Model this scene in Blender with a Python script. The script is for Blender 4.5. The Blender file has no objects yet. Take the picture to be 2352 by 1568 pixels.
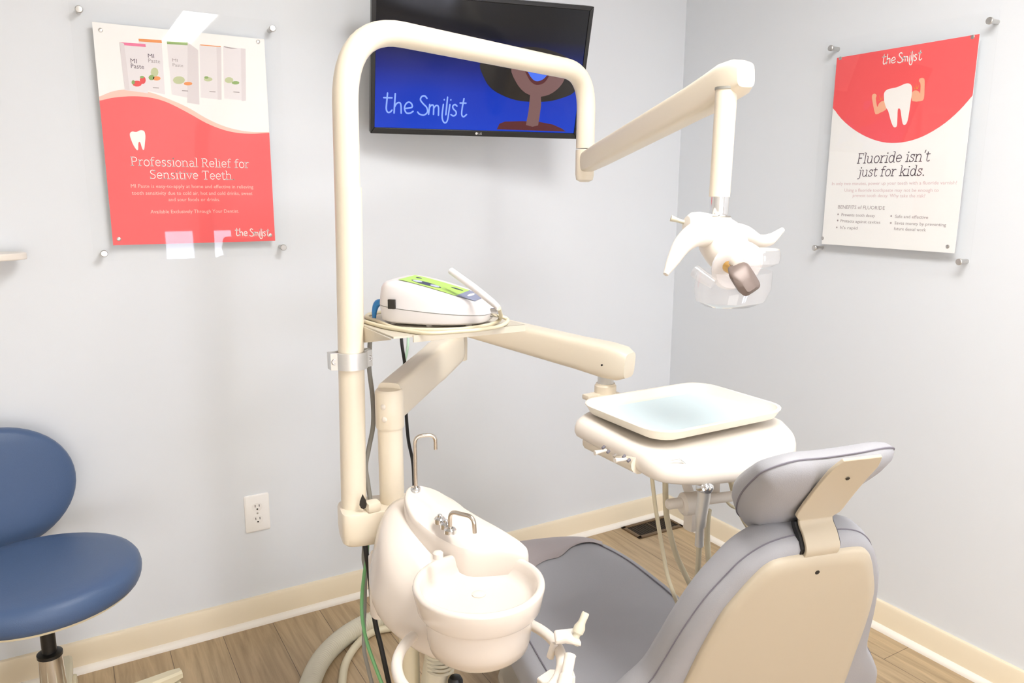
import bpy, bmesh, math, random
from mathutils import Vector, Matrix
S = bpy.context.scene
COL = S.collection
random.seed(7)
PI = math.pi
R = math.radians

# ------------------------------------------------------------------ camera
CX, CY, F = 1176.0, 784.0, 1755.0
CAM = Vector((-2.2646, -2.4628, 1.43))
RX = Vector((0.8611, -0.5084, 0.0046)).normalized()           # camera right in the room
FW = Vector((0.4997, 0.8447, -0.1919)).normalized()
RX = (RX - FW * RX.dot(FW)).normalized()
DN = FW.cross(RX).normalized()                                # camera down
cam_d = bpy.data.cameras.new('camera')
cam_d.sensor_width = 36.0
cam_d.lens = F / 2352.0 * 36.0
cam_d.clip_start = 0.02
cam = bpy.data.objects.new('camera', cam_d)
M3 = Matrix((RX, -DN, -FW)).transposed()
cam.matrix_world = Matrix.Translation(CAM) @ M3.to_4x4()
COL.objects.link(cam)
S.camera = cam

# ------------------------------------------------------------------ exposure, world
S.view_settings.view_transform = 'Standard'
S.view_settings.look = 'None'
S.view_settings.gamma = 1.0
S.view_settings.use_curve_mapping = False
S.view_settings.exposure = 0.40
W = bpy.data.worlds.new('daylight_outside')
S.world = W
W.use_nodes = True
W.node_tree.nodes['Background'].inputs[0].default_value = (0.75, 0.86, 1.0, 1)
W.node_tree.nodes['Background'].inputs[1].default_value = 1.0


# measured points: a pixel of the photo turned into a point of the room at a known distance / on a known plane
def ray(px, py):
    return RX * ((px - CX) / F) + DN * ((py - CY) / F) + FW
def at(px, py, d):
    return CAM + ray(px, py) * d
def onp(px, py, o, n):
    r = ray(px, py); o = Vector(o); n = Vector(n)
    return CAM + r * ((o - CAM).dot(n) / r.dot(n))
def atx(px, py, x): return onp(px, py, (x, 0, 0), (1, 0, 0))
def aty(px, py, y): return onp(px, py, (0, y, 0), (0, 1, 0))
def atz(px, py, z): return onp(px, py, (0, 0, z), (0, 0, 1))

# ------------------------------------------------------------------ materials
def lin(c):
    def f(v):
        v /= 255.0
        return v / 12.92 if v <= 0.04045 else ((v + 0.055) / 1.055) ** 2.4
    return (f(c[0]), f(c[1]), f(c[2]), 1.0)
MATS = {}
def mat(name, rgb, rough=0.5, metal=0.0, bump=0.0, scale=60.0, vary=0.0, coat=0.0, spec=0.5, emit=None, estr=0.0, trans=0.0):
    if name in MATS: return MATS[name]
    m = bpy.data.materials.new(name); m.use_nodes = True
    nt = m.node_tree; b = nt.nodes['Principled BSDF']
    b.inputs['Base Color'].default_value = lin(rgb)
    b.inputs['Roughness'].default_value = rough
    b.inputs['Metallic'].default_value = metal
    b.inputs['Specular IOR Level'].default_value = spec
    b.inputs['Coat Weight'].default_value = coat
    if emit:
        b.inputs['Emission Color'].default_value = lin(emit)
        b.inputs['Emission Strength'].default_value = estr
    if bump or vary:
        tc = nt.nodes.new('ShaderNodeTexCoord')
        n = nt.nodes.new('ShaderNodeTexNoise'); n.inputs['Scale'].default_value = scale; n.inputs['Detail'].default_value = 4
        nt.links.new(tc.outputs['Object'], n.inputs['Vector'])
        if bump:
            bp = nt.nodes.new('ShaderNodeBump'); bp.inputs['Strength'].default_value = bump; bp.inputs['Distance'].default_value = 0.002
            nt.links.new(n.outputs['Fac'], bp.inputs['Height']); nt.links.new(bp.outputs['Normal'], b.inputs['Normal'])
        if vary:
            mx = nt.nodes.new('ShaderNodeMix'); mx.data_type = 'RGBA'
            c = lin(rgb)
            mx.inputs[6].default_value = tuple(max(0, v * (1 - vary)) for v in c[:3]) + (1,)
            mx.inputs[7].default_value = tuple(min(1, v * (1 + vary)) for v in c[:3]) + (1,)
            nt.links.new(n.outputs['Fac'], mx.inputs[0]); nt.links.new(mx.outputs[2], b.inputs['Base Color'])
    MATS[name] = m
    return m
def clear_mat(name, tint, fac=1.0, rough=0.02, haze=0.0):
    m = bpy.data.materials.new(name); m.use_nodes = True
    nt = m.node_tree; nt.nodes.clear()
    out = nt.nodes.new('ShaderNodeOutputMaterial')
    tr = nt.nodes.new('ShaderNodeBsdfTransparent'); tr.inputs[0].default_value = tint
    gl = nt.nodes.new('ShaderNodeBsdfGlossy'); gl.inputs['Roughness'].default_value = rough
    fr = nt.nodes.new('ShaderNodeFresnel'); fr.inputs[0].default_value = 1.45
    mx = nt.nodes.new('ShaderNodeMixShader')
    mu = nt.nodes.new('ShaderNodeMath'); mu.operation = 'MULTIPLY'; mu.inputs[1].default_value = fac
    ge = nt.nodes.new('ShaderNodeNewGeometry'); inv = nt.nodes.new('ShaderNodeMath'); inv.operation = 'SUBTRACT'; inv.inputs[0].default_value = 1.0
    nt.links.new(ge.outputs['Backfacing'], inv.inputs[1])
    m1 = nt.nodes.new('ShaderNodeMath'); m1.operation = 'MULTIPLY'
    nt.links.new(fr.outputs[0], m1.inputs[0]); nt.links.new(inv.outputs[0], m1.inputs[1])
    nt.links.new(m1.outputs[0], mu.inputs[0]); nt.links.new(mu.outputs[0], mx.inputs[0])
    base = tr
    if haze:
        df = nt.nodes.new('ShaderNodeBsdfDiffuse'); df.inputs[0].default_value = (0.9, 0.9, 0.9, 1)
        m2 = nt.nodes.new('ShaderNodeMixShader'); m2.inputs[0].default_value = haze
        nt.links.new(tr.outputs[0], m2.inputs[1]); nt.links.new(df.outputs[0], m2.inputs[2]); base = m2
    nt.links.new(base.outputs[0], mx.inputs[1]); nt.links.new(gl.outputs[0], mx.inputs[2])
    nt.links.new(mx.outputs[0], out.inputs[0])
    MATS[name] = m
    return m
def wood_mat():
    m = bpy.data.materials.new('vinyl_plank_floor'); m.use_nodes = True
    nt = m.node_tree; b = nt.nodes['Principled BSDF']; L = nt.links.new
    tc = nt.nodes.new('ShaderNodeTexCoord')
    mp = nt.nodes.new('ShaderNodeMapping'); mp.inputs['Rotation'].default_value = (0, 0, R(90))
    L(tc.outputs['Object'], mp.inputs[0])
    br = nt.nodes.new('ShaderNodeTexBrick')
    br.inputs['Scale'].default_value = 1.0
    br.inputs['Brick Width'].default_value = 1.2; br.inputs['Row Height'].default_value = 0.16
    br.inputs['Mortar Size'].default_value = 0.0012; br.inputs['Mortar Smooth'].default_value = 0.4
    br.inputs['Color1'].default_value = lin((196, 173, 138)); br.inputs['Color2'].default_value = lin((183, 160, 127))
    br.inputs['Mortar'].default_value = lin((112, 95, 78)); br.offset = 0.37
    L(mp.outputs[0], br.inputs['Vector'])
    mp2 = nt.nodes.new('ShaderNodeMapping'); mp2.inputs['Scale'].default_value = (26, 1.6, 1)
    L(tc.outputs['Object'], mp2.inputs[0])
    n = nt.nodes.new('ShaderNodeTexNoise'); n.inputs['Scale'].default_value = 1.6; n.inputs['Detail'].default_value = 8; n.inputs['Roughness'].default_value = 0.62; n.inputs['Distortion'].default_value = 0.7
    L(mp2.outputs[0], n.inputs['Vector'])
    cr = nt.nodes.new('ShaderNodeValToRGB')
    cr.color_ramp.elements[0].position = 0.30; cr.color_ramp.elements[0].color = (0.62, 0.59, 0.56, 1)
    cr.color_ramp.elements[1].position = 0.68; cr.color_ramp.elements[1].color = (1.15, 1.13, 1.11, 1)
    L(n.outputs['Fac'], cr.inputs[0])
    mx = nt.nodes.new('ShaderNodeMix'); mx.data_type = 'RGBA'; mx.blend_type = 'MULTIPLY'; mx.inputs[0].default_value = 0.85
    L(br.outputs['Color'], mx.inputs[6]); L(cr.outputs[0], mx.inputs[7]); L(mx.outputs[2], b.inputs['Base Color'])
    b.inputs['Roughness'].default_value = 0.42
    return m
def stripe_mat(name, c1, c2, rough=0.5): return mat(name, c1, rough)

CREAM = mat('cream_enamel', (241, 230, 210), 0.32, bump=0.02, scale=200)
CREAM2 = mat('cream_plastic', (238, 227, 207), 0.4)
WHITE = mat('white_plastic', (238, 230, 220), 0.3)
DEVW = mat('device_white_plastic', (228, 224, 225), 0.35)
CERAM = mat('white_glazed_basin', (234, 224, 214), 0.22, coat=0.3)
TRAYM = mat('ivory_tray_plastic', (245, 239, 226), 0.38)
SHELLM = mat('beige_shell_plastic', (199, 187, 166), 0.42)
GREYV = mat('grey_vinyl', (166, 166, 171), 0.5, bump=0.25, scale=700, vary=0.02)
GREYD = mat('grey_vinyl_thread', (122, 118, 128), 0.7)
BLUEV = mat('blue_vinyl', (74, 97, 134), 0.38, bump=0.25, scale=600, vary=0.03)
METAL = mat('brushed_steel', (205, 203, 200), 0.32, metal=1.0)
CHROME = mat('chrome', (225, 225, 226), 0.12, metal=1.0)
BRONZE = mat('warm_nickel_tube', (214, 205, 194), 0.25, metal=1.0)
ALU = mat('satin_aluminium', (225, 225, 224), 0.42, metal=0.75)
BLACK = mat('black_plastic', (24, 24, 25), 0.35)
DARK = mat('dark_hole', (45, 40, 35), 0.7)
RUBB = mat('black_rubber_cable', (26, 26, 26), 0.5)
GREYC = mat('grey_cable_jacket', (150, 148, 141), 0.55)
GREEN = mat('green_tube', (120, 182, 120), 0.35)
HOSEM = mat('beige_hose', (222, 212, 184), 0.5)
HOSEG = mat('grey_beige_hose', (216, 210, 190), 0.5)
WALLM = mat('pale_blue_grey_wall_paint', (230, 234, 239), 0.75, bump=0.05, scale=350)
WALLW = mat('white_wall_paint', (244, 243, 240), 0.8)
CEILM = mat('white_ceiling_tile', (216, 216, 214), 0.9, bump=0.2, scale=120)
BASEM = mat('cream_baseboard_paint', (243, 229, 202), 0.5)
TRIMM = mat('white_trim_paint', (250, 244, 234), 0.45)
PAPERW = mat('poster_white_print', (250, 249, 247), 0.5)
PAPERR = mat('poster_coral_print', (250, 96, 98), 0.5)
PAPERP = mat('poster_peach_print', (248, 205, 190), 0.5)
INKW = mat('white_ink', (252, 248, 244), 0.5)
INKD = mat('plum_ink', (88, 70, 84), 0.5)
INKP = mat('pale_pink_ink', (222, 196, 198), 0.5)
INKG = mat('grey_ink', (170, 158, 160), 0.5)
SKINI = mat('peach_skin_print', (248, 186, 152), 0.5)
GOLDI = mat('gold_print', (236, 170, 60), 0.5)
BOXI = mat('product_box_print', (236, 230, 232), 0.5)
BOXS = mat('product_box_side_print', (226, 218, 220), 0.5)
PINKI = mat('pink_print', (240, 120, 160), 0.5)
ORANI = mat('orange_print', (240, 150, 80), 0.5)
GRNI = mat('green_print', (140, 172, 96), 0.5)
LGRNI = mat('pale_green_print', (196, 204, 158), 0.5)
STRAWI = mat('strawberry_print', (236, 70, 74), 0.5)
ACRYL = clear_mat('clear_acrylic', (0.998, 0.999, 0.999, 1))
SHIELD = clear_mat('clear_shield_plastic', (0.97, 0.96, 0.96, 1), 1.6, 0.05, 0.10)
PAPERB = mat('pale_blue_paper', (218, 235, 240), 0.85)

# ------------------------------------------------------------------ mesh helpers
def finish(o, m, parent=None, angle=38):
    me = o.data
    for p in me.polygons: p.use_smooth = True
    me.set_sharp_from_angle(angle=R(angle))
    if m is not None:
        if isinstance(m, (list, tuple)):
            for k in m: me.materials.append(k)
        else: me.materials.append(m)
    COL.objects.link(o)
    if parent is not None:
        o.parent = parent
        o.matrix_parent_inverse = Matrix.Identity(4)
    return o
class MB:
    """collects shapes (world coordinates) and links them as ONE mesh object; with a parent the mesh is moved into the parent's frame"""
    def __init__(s): s.bm = bmesh.new(); s.mi = 0
    def mark(s, n0):
        for f in list(s.bm.faces)[n0:]: f.material_index = s.mi
    def box(s, c, size, rot=None, bevel=0.0, seg=2):
        n0 = len(s.bm.faces)
        r = bmesh.ops.create_cube(s.bm, size=1.0)
        vs = r['verts']
        bmesh.ops.scale(s.bm, vec=Vector(size), verts=vs)
        if bevel:
            es = list({e for v in vs for e in v.link_edges})
            g = bmesh.ops.bevel(s.bm, geom=es, offset=bevel, segments=seg, profile=0.6, affect='EDGES')
            vs = list({v for v in vs if v.is_valid} | set(g['verts']))
        if rot is not None: bmesh.ops.transform(s.bm, matrix=rot.to_4x4() if len(rot) == 3 else rot, verts=vs)
        bmesh.ops.translate(s.bm, vec=Vector(c), verts=vs)
        s.bm.faces.ensure_lookup_table()
        for v in vs:
            for f in v.link_faces: f.material_index = s.mi
        return s
    def loft(s, rings, cap0=True, cap1=True, closed=True):
        V = [[s.bm.verts.new(p) for p in r] for r in rings]
        n = len(V[0]); fs = []
        for a, b in zip(V[:-1], V[1:]):
            for i in range(n if closed else n - 1):
                j = (i + 1) % n
                try: fs.append(s.bm.faces.new((a[i], a[j], b[j], b[i])))
                except ValueError: pass
        if closed:
            if cap0:
                fs.append(s.bm.faces.new(list(reversed(V[0]))))
            if cap1:
                fs.append(s.bm.faces.new(V[-1]))
        for f in fs: f.material_index = s.mi
        bmesh.ops.recalc_face_normals(s.bm, faces=fs)
        return s
    def tube(s, pts, r, n=14, cap=True, smooth=0, ref=None):
        pts = [Vector(p) for p in pts]
        if smooth: pts, r = spline(pts, smooth, r)
        rr = r if isinstance(r, (list, tuple)) else [r] * len(pts)
        rings = []
        t0 = (pts[1] - pts[0]).normalized()
        u = t0.orthogonal().normalized() if ref is None else (Vector(ref) - t0 * t0.dot(Vector(ref))).normalized()
        for i, p in enumerate(pts):
            if i == 0: t = pts[1] - pts[0]
            elif i == len(pts) - 1: t = pts[-1] - pts[-2]
            else: t = (pts[i + 1] - p).normalized() + (p - pts[i - 1]).normalized()
            t.normalize()
            u = (u - t * u.dot(t)).normalized(); v = t.cross(u)
            rings.append([p + (u * math.cos(2 * PI * k / n) + v * math.sin(2 * PI * k / n)) * rr[i] for k in range(n)])
        return s.loft(rings, cap, cap)
    def lathe(s, prof, c, axis=(0, 0, 1), n=32, cap0=True, cap1=True):
        """prof: (radius, height) pairs along the axis"""
        ax = Vector(axis).normalized(); u = ax.orthogonal().normalized(); v = ax.cross(u); c = Vector(c)
        rings = [[c + ax * h + (u * math.cos(2 * PI * k / n) + v * math.sin(2 * PI * k / n)) * max(r, 1e-4) for k in range(n)] for r, h in prof]
        return s.loft(rings, cap0, cap1)
    def prism(s, poly, ext):
        poly = [Vector(p) for p in poly]; e = Vector(ext)
        return s.loft([poly, [p + e for p in poly]])
    def flat(s, poly):
        f = s.bm.faces.new([s.bm.verts.new(Vector(p)) for p in poly]); f.material_index = s.mi
        return s
    def ribbon(s, pts, w, nrm):
        """flat stroke of width w through pts, facing nrm"""
        nrm = Vector(nrm).normalized(); pts = [Vector(p) for p in pts]
        L_, R_ = [], []
        for i, p in enumerate(pts):
            t = (pts[min(i + 1, len(pts) - 1)] - pts[max(i - 1, 0)]).normalized()
            q = nrm.cross(t) * (w / 2)
            L_.append(p + q); R_.append(p - q)
        for i in range(len(pts) - 1):
            s.flat([R_[i], R_[i + 1], L_[i + 1], L_[i]])
        for p in (pts[0], pts[-1]):
            a = nrm.orthogonal().normalized(); b = nrm.cross(a)
            s.flat([p + (a * math.cos(k * PI / 4) + b * math.sin(k * PI / 4)) * w / 2 for k in range(8)])
        return s
    def build(s, name, m, parent=None, angle=38, subsurf=0, bevel=0.0):
        me = bpy.data.meshes.new(name)
        if parent is not None:
            bmesh.ops.transform(s.bm, matrix=parent_world(parent).inverted(), verts=s.bm.verts[:])
        s.bm.to_mesh(me); s.bm.free()
        o = bpy.data.objects.new(name, me)
        finish(o, m, parent, angle)
        if bevel:
            b = o.modifiers.new('bevel', 'BEVEL'); b.width = bevel; b.segments = 3; b.limit_method = 'ANGLE'; b.angle_limit = R(40)
        if subsurf:
            md = o.modifiers.new('subsurf', 'SUBSURF'); md.levels = subsurf; md.render_levels = subsurf
        return o
def parent_world(p):
    m = p.matrix_basis.copy()
    while p.parent is not None:
        p = p.parent; m = p.matrix_basis @ m
    return m
def spline(pts, k, r=None):
    """Catmull-Rom through pts, k steps per span"""
    out, ro = [], []
    rl = r if isinstance(r, (list, tuple)) else None
    n = len(pts)
    for i in range(n - 1):
        p0 = pts[i - 1] if i else pts[0] * 2 - pts[1]
        p1, p2 = pts[i], pts[i + 1]
        p3 = pts[i + 2] if i + 2 < n else pts[-1] * 2 - pts[-2]
        for j in range(k):
            t = j / k
            out.append(0.5 * ((2 * p1) + (p2 - p0) * t + (2 * p0 - 5 * p1 + 4 * p2 - p3) * t * t + (3 * p1 - p0 - 3 * p2 + p3) * t ** 3))
            if rl: ro.append(rl[i] * (1 - t) + rl[i + 1] * t)
    out.append(pts[-1].copy())
    if rl: ro.append(rl[-1])
    return out, (ro if rl else r)
def closed_spline(pts, k):
    out = []; n = len(pts); pts = [Vector(p) for p in pts]
    for i in range(n):
        p0, p1, p2, p3 = pts[i - 1], pts[i], pts[(i + 1) % n], pts[(i + 2) % n]
        for j in range(k):
            t = j / k
            out.append(0.5 * ((2 * p1) + (p2 - p0) * t + (2 * p0 - 5 * p1 + 4 * p2 - p3) * t * t + (3 * p1 - p0 - 3 * p2 + p3) * t ** 3))
    return out
def fillet(pts, r, k=6):
    """polyline with rounded inner corners of radius r"""
    pts = [Vector(p) for p in pts]; out = [pts[0]]
    for i in range(1, len(pts) - 1):
        p = pts[i]; a = (pts[i - 1] - p); b = (pts[i + 1] - p)
        rr = r[i - 1] if isinstance(r, (list, tuple)) else r
        d = min(rr, a.length * 0.49, b.length * 0.49)
        A = p + a.normalized() * d; B = p + b.normalized() * d
        for j in range(k + 1):
            t = j / k
            out.append(A * (1 - t) ** 2 + p * 2 * t * (1 - t) + B * t * t)
    out.append(pts[-1]); return out
def rrect(cx, cy, w, h, r, k=5):
    o = []
    for (sx, sy, a0) in ((1, 1, 0), (-1, 1, 90), (-1, -1, 180), (1, -1, 270)):
        for j in range(k + 1):
            a = R(a0 + 90 * j / k)
            o.append((cx + sx * (w / 2 - r) + r * math.cos(a), cy + sy * (h / 2 - r) + r * math.sin(a)))
    return o
def superell(c, u, v, a, b, n=3.0, N=40):
    c = Vector(c); u = Vector(u); v = Vector(v); o = []
    for k in range(N):
        t = 2 * PI * k / N; ct, st = math.cos(t), math.sin(t)
        o.append(c + u * (a * math.copysign(abs(ct) ** (2 / n), ct)) + v * (b * math.copysign(abs(st) ** (2 / n), st)))
    return o
def thing(name, label, cat, loc, group=None):
    o = bpy.data.objects.new(name, None); o.empty_display_size = 0.05
    o.location = loc; COL.objects.link(o)
    return tag(o, label, cat, group)
def tag(o, label, cat, group=None):
    o['label'] = label; o['category'] = cat
    if group: o['group'] = group
    return o
def struct(o): o['kind'] = 'structure'; return o
def text_into(mb, s, origin, right, up, size, align='LEFT', width=None):
    """built-in font lettering as flat faces; origin = baseline start / centre"""
    cu = bpy.data.curves.new('lettering', 'FONT'); cu.body = s; cu.size = 1.0; cu.align_x = align; cu.resolution_u = 2
    ob = bpy.data.objects.new('lettering', cu); COL.objects.link(ob)
    dg = bpy.context.evaluated_depsgraph_get(); dg.update()
    me = bpy.data.meshes.new_from_object(ob.evaluated_get(dg))
    xs = [v.co.x for v in me.vertices]
    right = Vector(right).normalized(); up = Vector(up).normalized(); o = Vector(origin)
    sx = size
    if width and xs: sx = width / (max(xs) - min(xs))
    vs = [mb.bm.verts.new(o + right * (v.co.x * sx) + up * (v.co.y * size)) for v in me.vertices]
    for p in me.polygons:
        try:
            f = mb.bm.faces.new([vs[i] for i in p.vertices]); f.material_index = mb.mi
        except ValueError: pass
    bpy.data.objects.remove(ob); bpy.data.curves.remove(cu); bpy.data.meshes.remove(me)

# ------------------------------------------------------------------ the room
XL, YF, HC = -4.2, -5.0, 2.6
def slab(name, lo, hi, m):
    lo = Vector(lo); hi = Vector(hi)
    return struct(MB().box((lo + hi) / 2, hi - lo).build(name, m))
slab('floor', (XL - .1, YF - .1, -.1), (.1, .1, 0), wood_mat())
slab('ceiling', (XL - .1, YF - .1, HC), (.1, .1, HC + .1), CEILM)
slab('wall_back', (XL - .1, 0, 0), (.1, .1, HC), WALLM)
slab('wall_right', (0, YF, 0), (.1, 0, HC), WALLM)
slab('wall_left', (XL - .1, YF, 0), (XL, 0, HC), WALLW)
# front wall (behind the camera) with two narrow low windows and a wide opening added for fill light
WIN = [(-1.46, -1.20, .30, 1.09), (-1.09, -0.87, .30, 1.09), (-3.95, -2.15, .12, 1.40)]
fwm = MB()
WSORT = sorted(WIN); x_ = XL
for a, b, z0, z1 in WSORT:
    fwm.box(((x_ + a) / 2, YF - .05, HC / 2), (a - x_, .1, HC))
    fwm.box(((a + b) / 2, YF - .05, z0 / 2), (b - a, .1, z0))
    fwm.box(((a + b) / 2, YF - .05, (z1 + HC) / 2), (b - a, .1, HC - z1)); x_ = b
fwm.box((x_ / 2, YF - .05, HC / 2), (-x_, .1, HC))
struct(fwm.build('wall_front', WALLW))
PANE = mat('frosted_daylit_glass', (235, 240, 255), 0.3, emit=(226, 232, 255), estr=14.0)
FILL_PANE = mat('added_fill_light_pane', (245, 244, 240), 0.4, emit=(255, 252, 247), estr=2.6)  # unseen glowing pane, added only to brighten the lower walls and corner
for i, (a, b, WZ0, WZ1) in enumerate(WIN):
    fr = MB()
    c = ((a + b) / 2, YF - .03, (WZ0 + WZ1) / 2)
    for dx in (-1, 1): fr.box((c[0] + dx * ((b - a) / 2 - .008), c[1], c[2]), (.016, .06, WZ1 - WZ0))
    for dz in (-1, 1): fr.box((c[0], c[1], c[2] + dz * ((WZ1 - WZ0) / 2 - .008)), (b - a, .06, .016))
    o = struct(fr.build('window_or_fill_%d' % (i + 1), TRIMM))  # the widest frame holds the added fill light
    MB().box(c, (b - a - .03, .008, WZ1 - WZ0 - .03)).build('pane', FILL_PANE if i == 2 else PANE, o)
# baseboards with a quarter-round shoe
def board(name, poly_xz, axis, a, b, m):
    mb = MB()
    if axis == 'x': mb.prism([(a, -d, z) for d, z in poly_xz], (b - a, 0, 0))
    else: mb.prism([(-d, a, z) for d, z in poly_xz], (0, b - a, 0))
    return struct(mb.build(name, m))
bp = [(0, 0), (.014, 0), (.014, .086), (.010, .093), (.004, .095), (0, .095)]
qr = [(.014, 0)] + [(.014 + .018 * math.cos(R(t)), .018 * math.sin(R(t))) for t in range(0, 91, 15)]
board('baseboard_back', bp, 'x', XL, 0, BASEM)
board('baseboard_right', bp, 'y', YF, -.014, BASEM)
board('trim_1', qr, 'x', XL, -.014, TRIMM)
board('trim_2', qr, 'y', YF, -.032, TRIMM)

# ceiling lamps: shallow metal trays with bright diffusers
def ceiling_lamp(x0, x1, y0, y1, strength, label):
    c = Vector(((x0 + x1) / 2, (y0 + y1) / 2, HC))
    t = thing('ceiling_light', label, 'ceiling light', c, 'ceiling light panels')
    f = MB(); w, h = x1 - x0, y1 - y0
    for sx in (-1, 1): f.box((c.x + sx * (w / 2 + .012), c.y, HC - .012), (.024, h + .048, .022))
    for sy in (-1, 1): f.box((c.x, c.y + sy * (h / 2 + .012), HC - .012), (w, .024, .022))
    f.build('frame', TRIMM, t)
    dm = bpy.data.materials.new('light_diffuser'); dm.use_nodes = True
    b = dm.node_tree.nodes['Principled BSDF']
    b.inputs['Base Color'].default_value = (.9, .9, .9, 1)
    b.inputs['Emission Color'].default_value = (1.0, 0.985, 0.965, 1); b.inputs['Emission Strength'].default_value = strength
    MB().box((c.x, c.y, HC - .008), (w, h, .008)).build('diffuser', dm, t)
ceiling_lamp(-1.42, -1.20, -4.45, -3.23, 24, 'narrow bright ceiling panel behind the camera, nearest the windows')
ceiling_lamp(-1.62, -1.02, -2.65, -1.45, 15, 'wide bright ceiling panel above the dental chair')
ceiling_lamp(-3.3, -2.7, -3.8, -2.6, 2, 'wide bright ceiling panel on the stool side of the room')

# ------------------------------------------------------------------ hand-drawn lettering
def arc(cx, cy, rx, ry, a0, a1, n=10):
    return [(cx + rx * math.cos(R(a0 + (a1 - a0) * i / n)), cy + ry * math.sin(R(a0 + (a1 - a0) * i / n))) for i in range(n + 1)]
LOGO = [  # script logo strokes, traced in a 640 x 210 box (y down)
    [(487, 705), (483, 760), (480, 815), (490, 840), (508, 840), (522, 825)], [(460, 738), (520, 738)],
    [(543, 708), (540, 780), (538, 845)], [(539, 805), (552, 780), (572, 770), (586, 785), (590, 845)],
    [(615, 812), (668, 802), (664, 776), (642, 765), (620, 783), (614, 815), (630, 843), (658, 843), (678, 830)],
    [(778, 735), (760, 718), (737, 724), (730, 748), (752, 775), (778, 800), (786, 832), (762, 855), (728, 850), (712, 835)],
    [(800, 778), (798, 815), (795, 850)], [(798, 802), (814, 782), (830, 790), (832, 850)], [(833, 802), (850, 784), (867, 795), (870, 855)],
    [(903, 775), (898, 850), (905, 892), (924, 910), (941, 890), (948, 830), (953, 775)],
    [(932, 722), (929, 790), (926, 850)], [(908, 740), (908, 742)], [(958, 740), (958, 742)],
    [(1008, 785), (992, 774), (976, 785), (980, 804), (1002, 825), (1004, 845), (986, 858), (965, 848)],
    [(1058, 730), (1049, 800), (1049, 848), (1065, 862), (1086, 845)], [(1030, 762), (1076, 762)]]
def logo_into(mb, o, right, up, width, nrm, w=11):
    k = width / 630.0; o = Vector(o); right = Vector(right); up = Vector(up)
    for st in LOGO:
        pts = [o + right * ((x - 458) * k) - up * ((y - 855) * k) for x, y in st]
        if len(pts) > 2: pts, _ = spline(pts, 4)
        mb.ribbon(pts, w * k, nrm)
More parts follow.
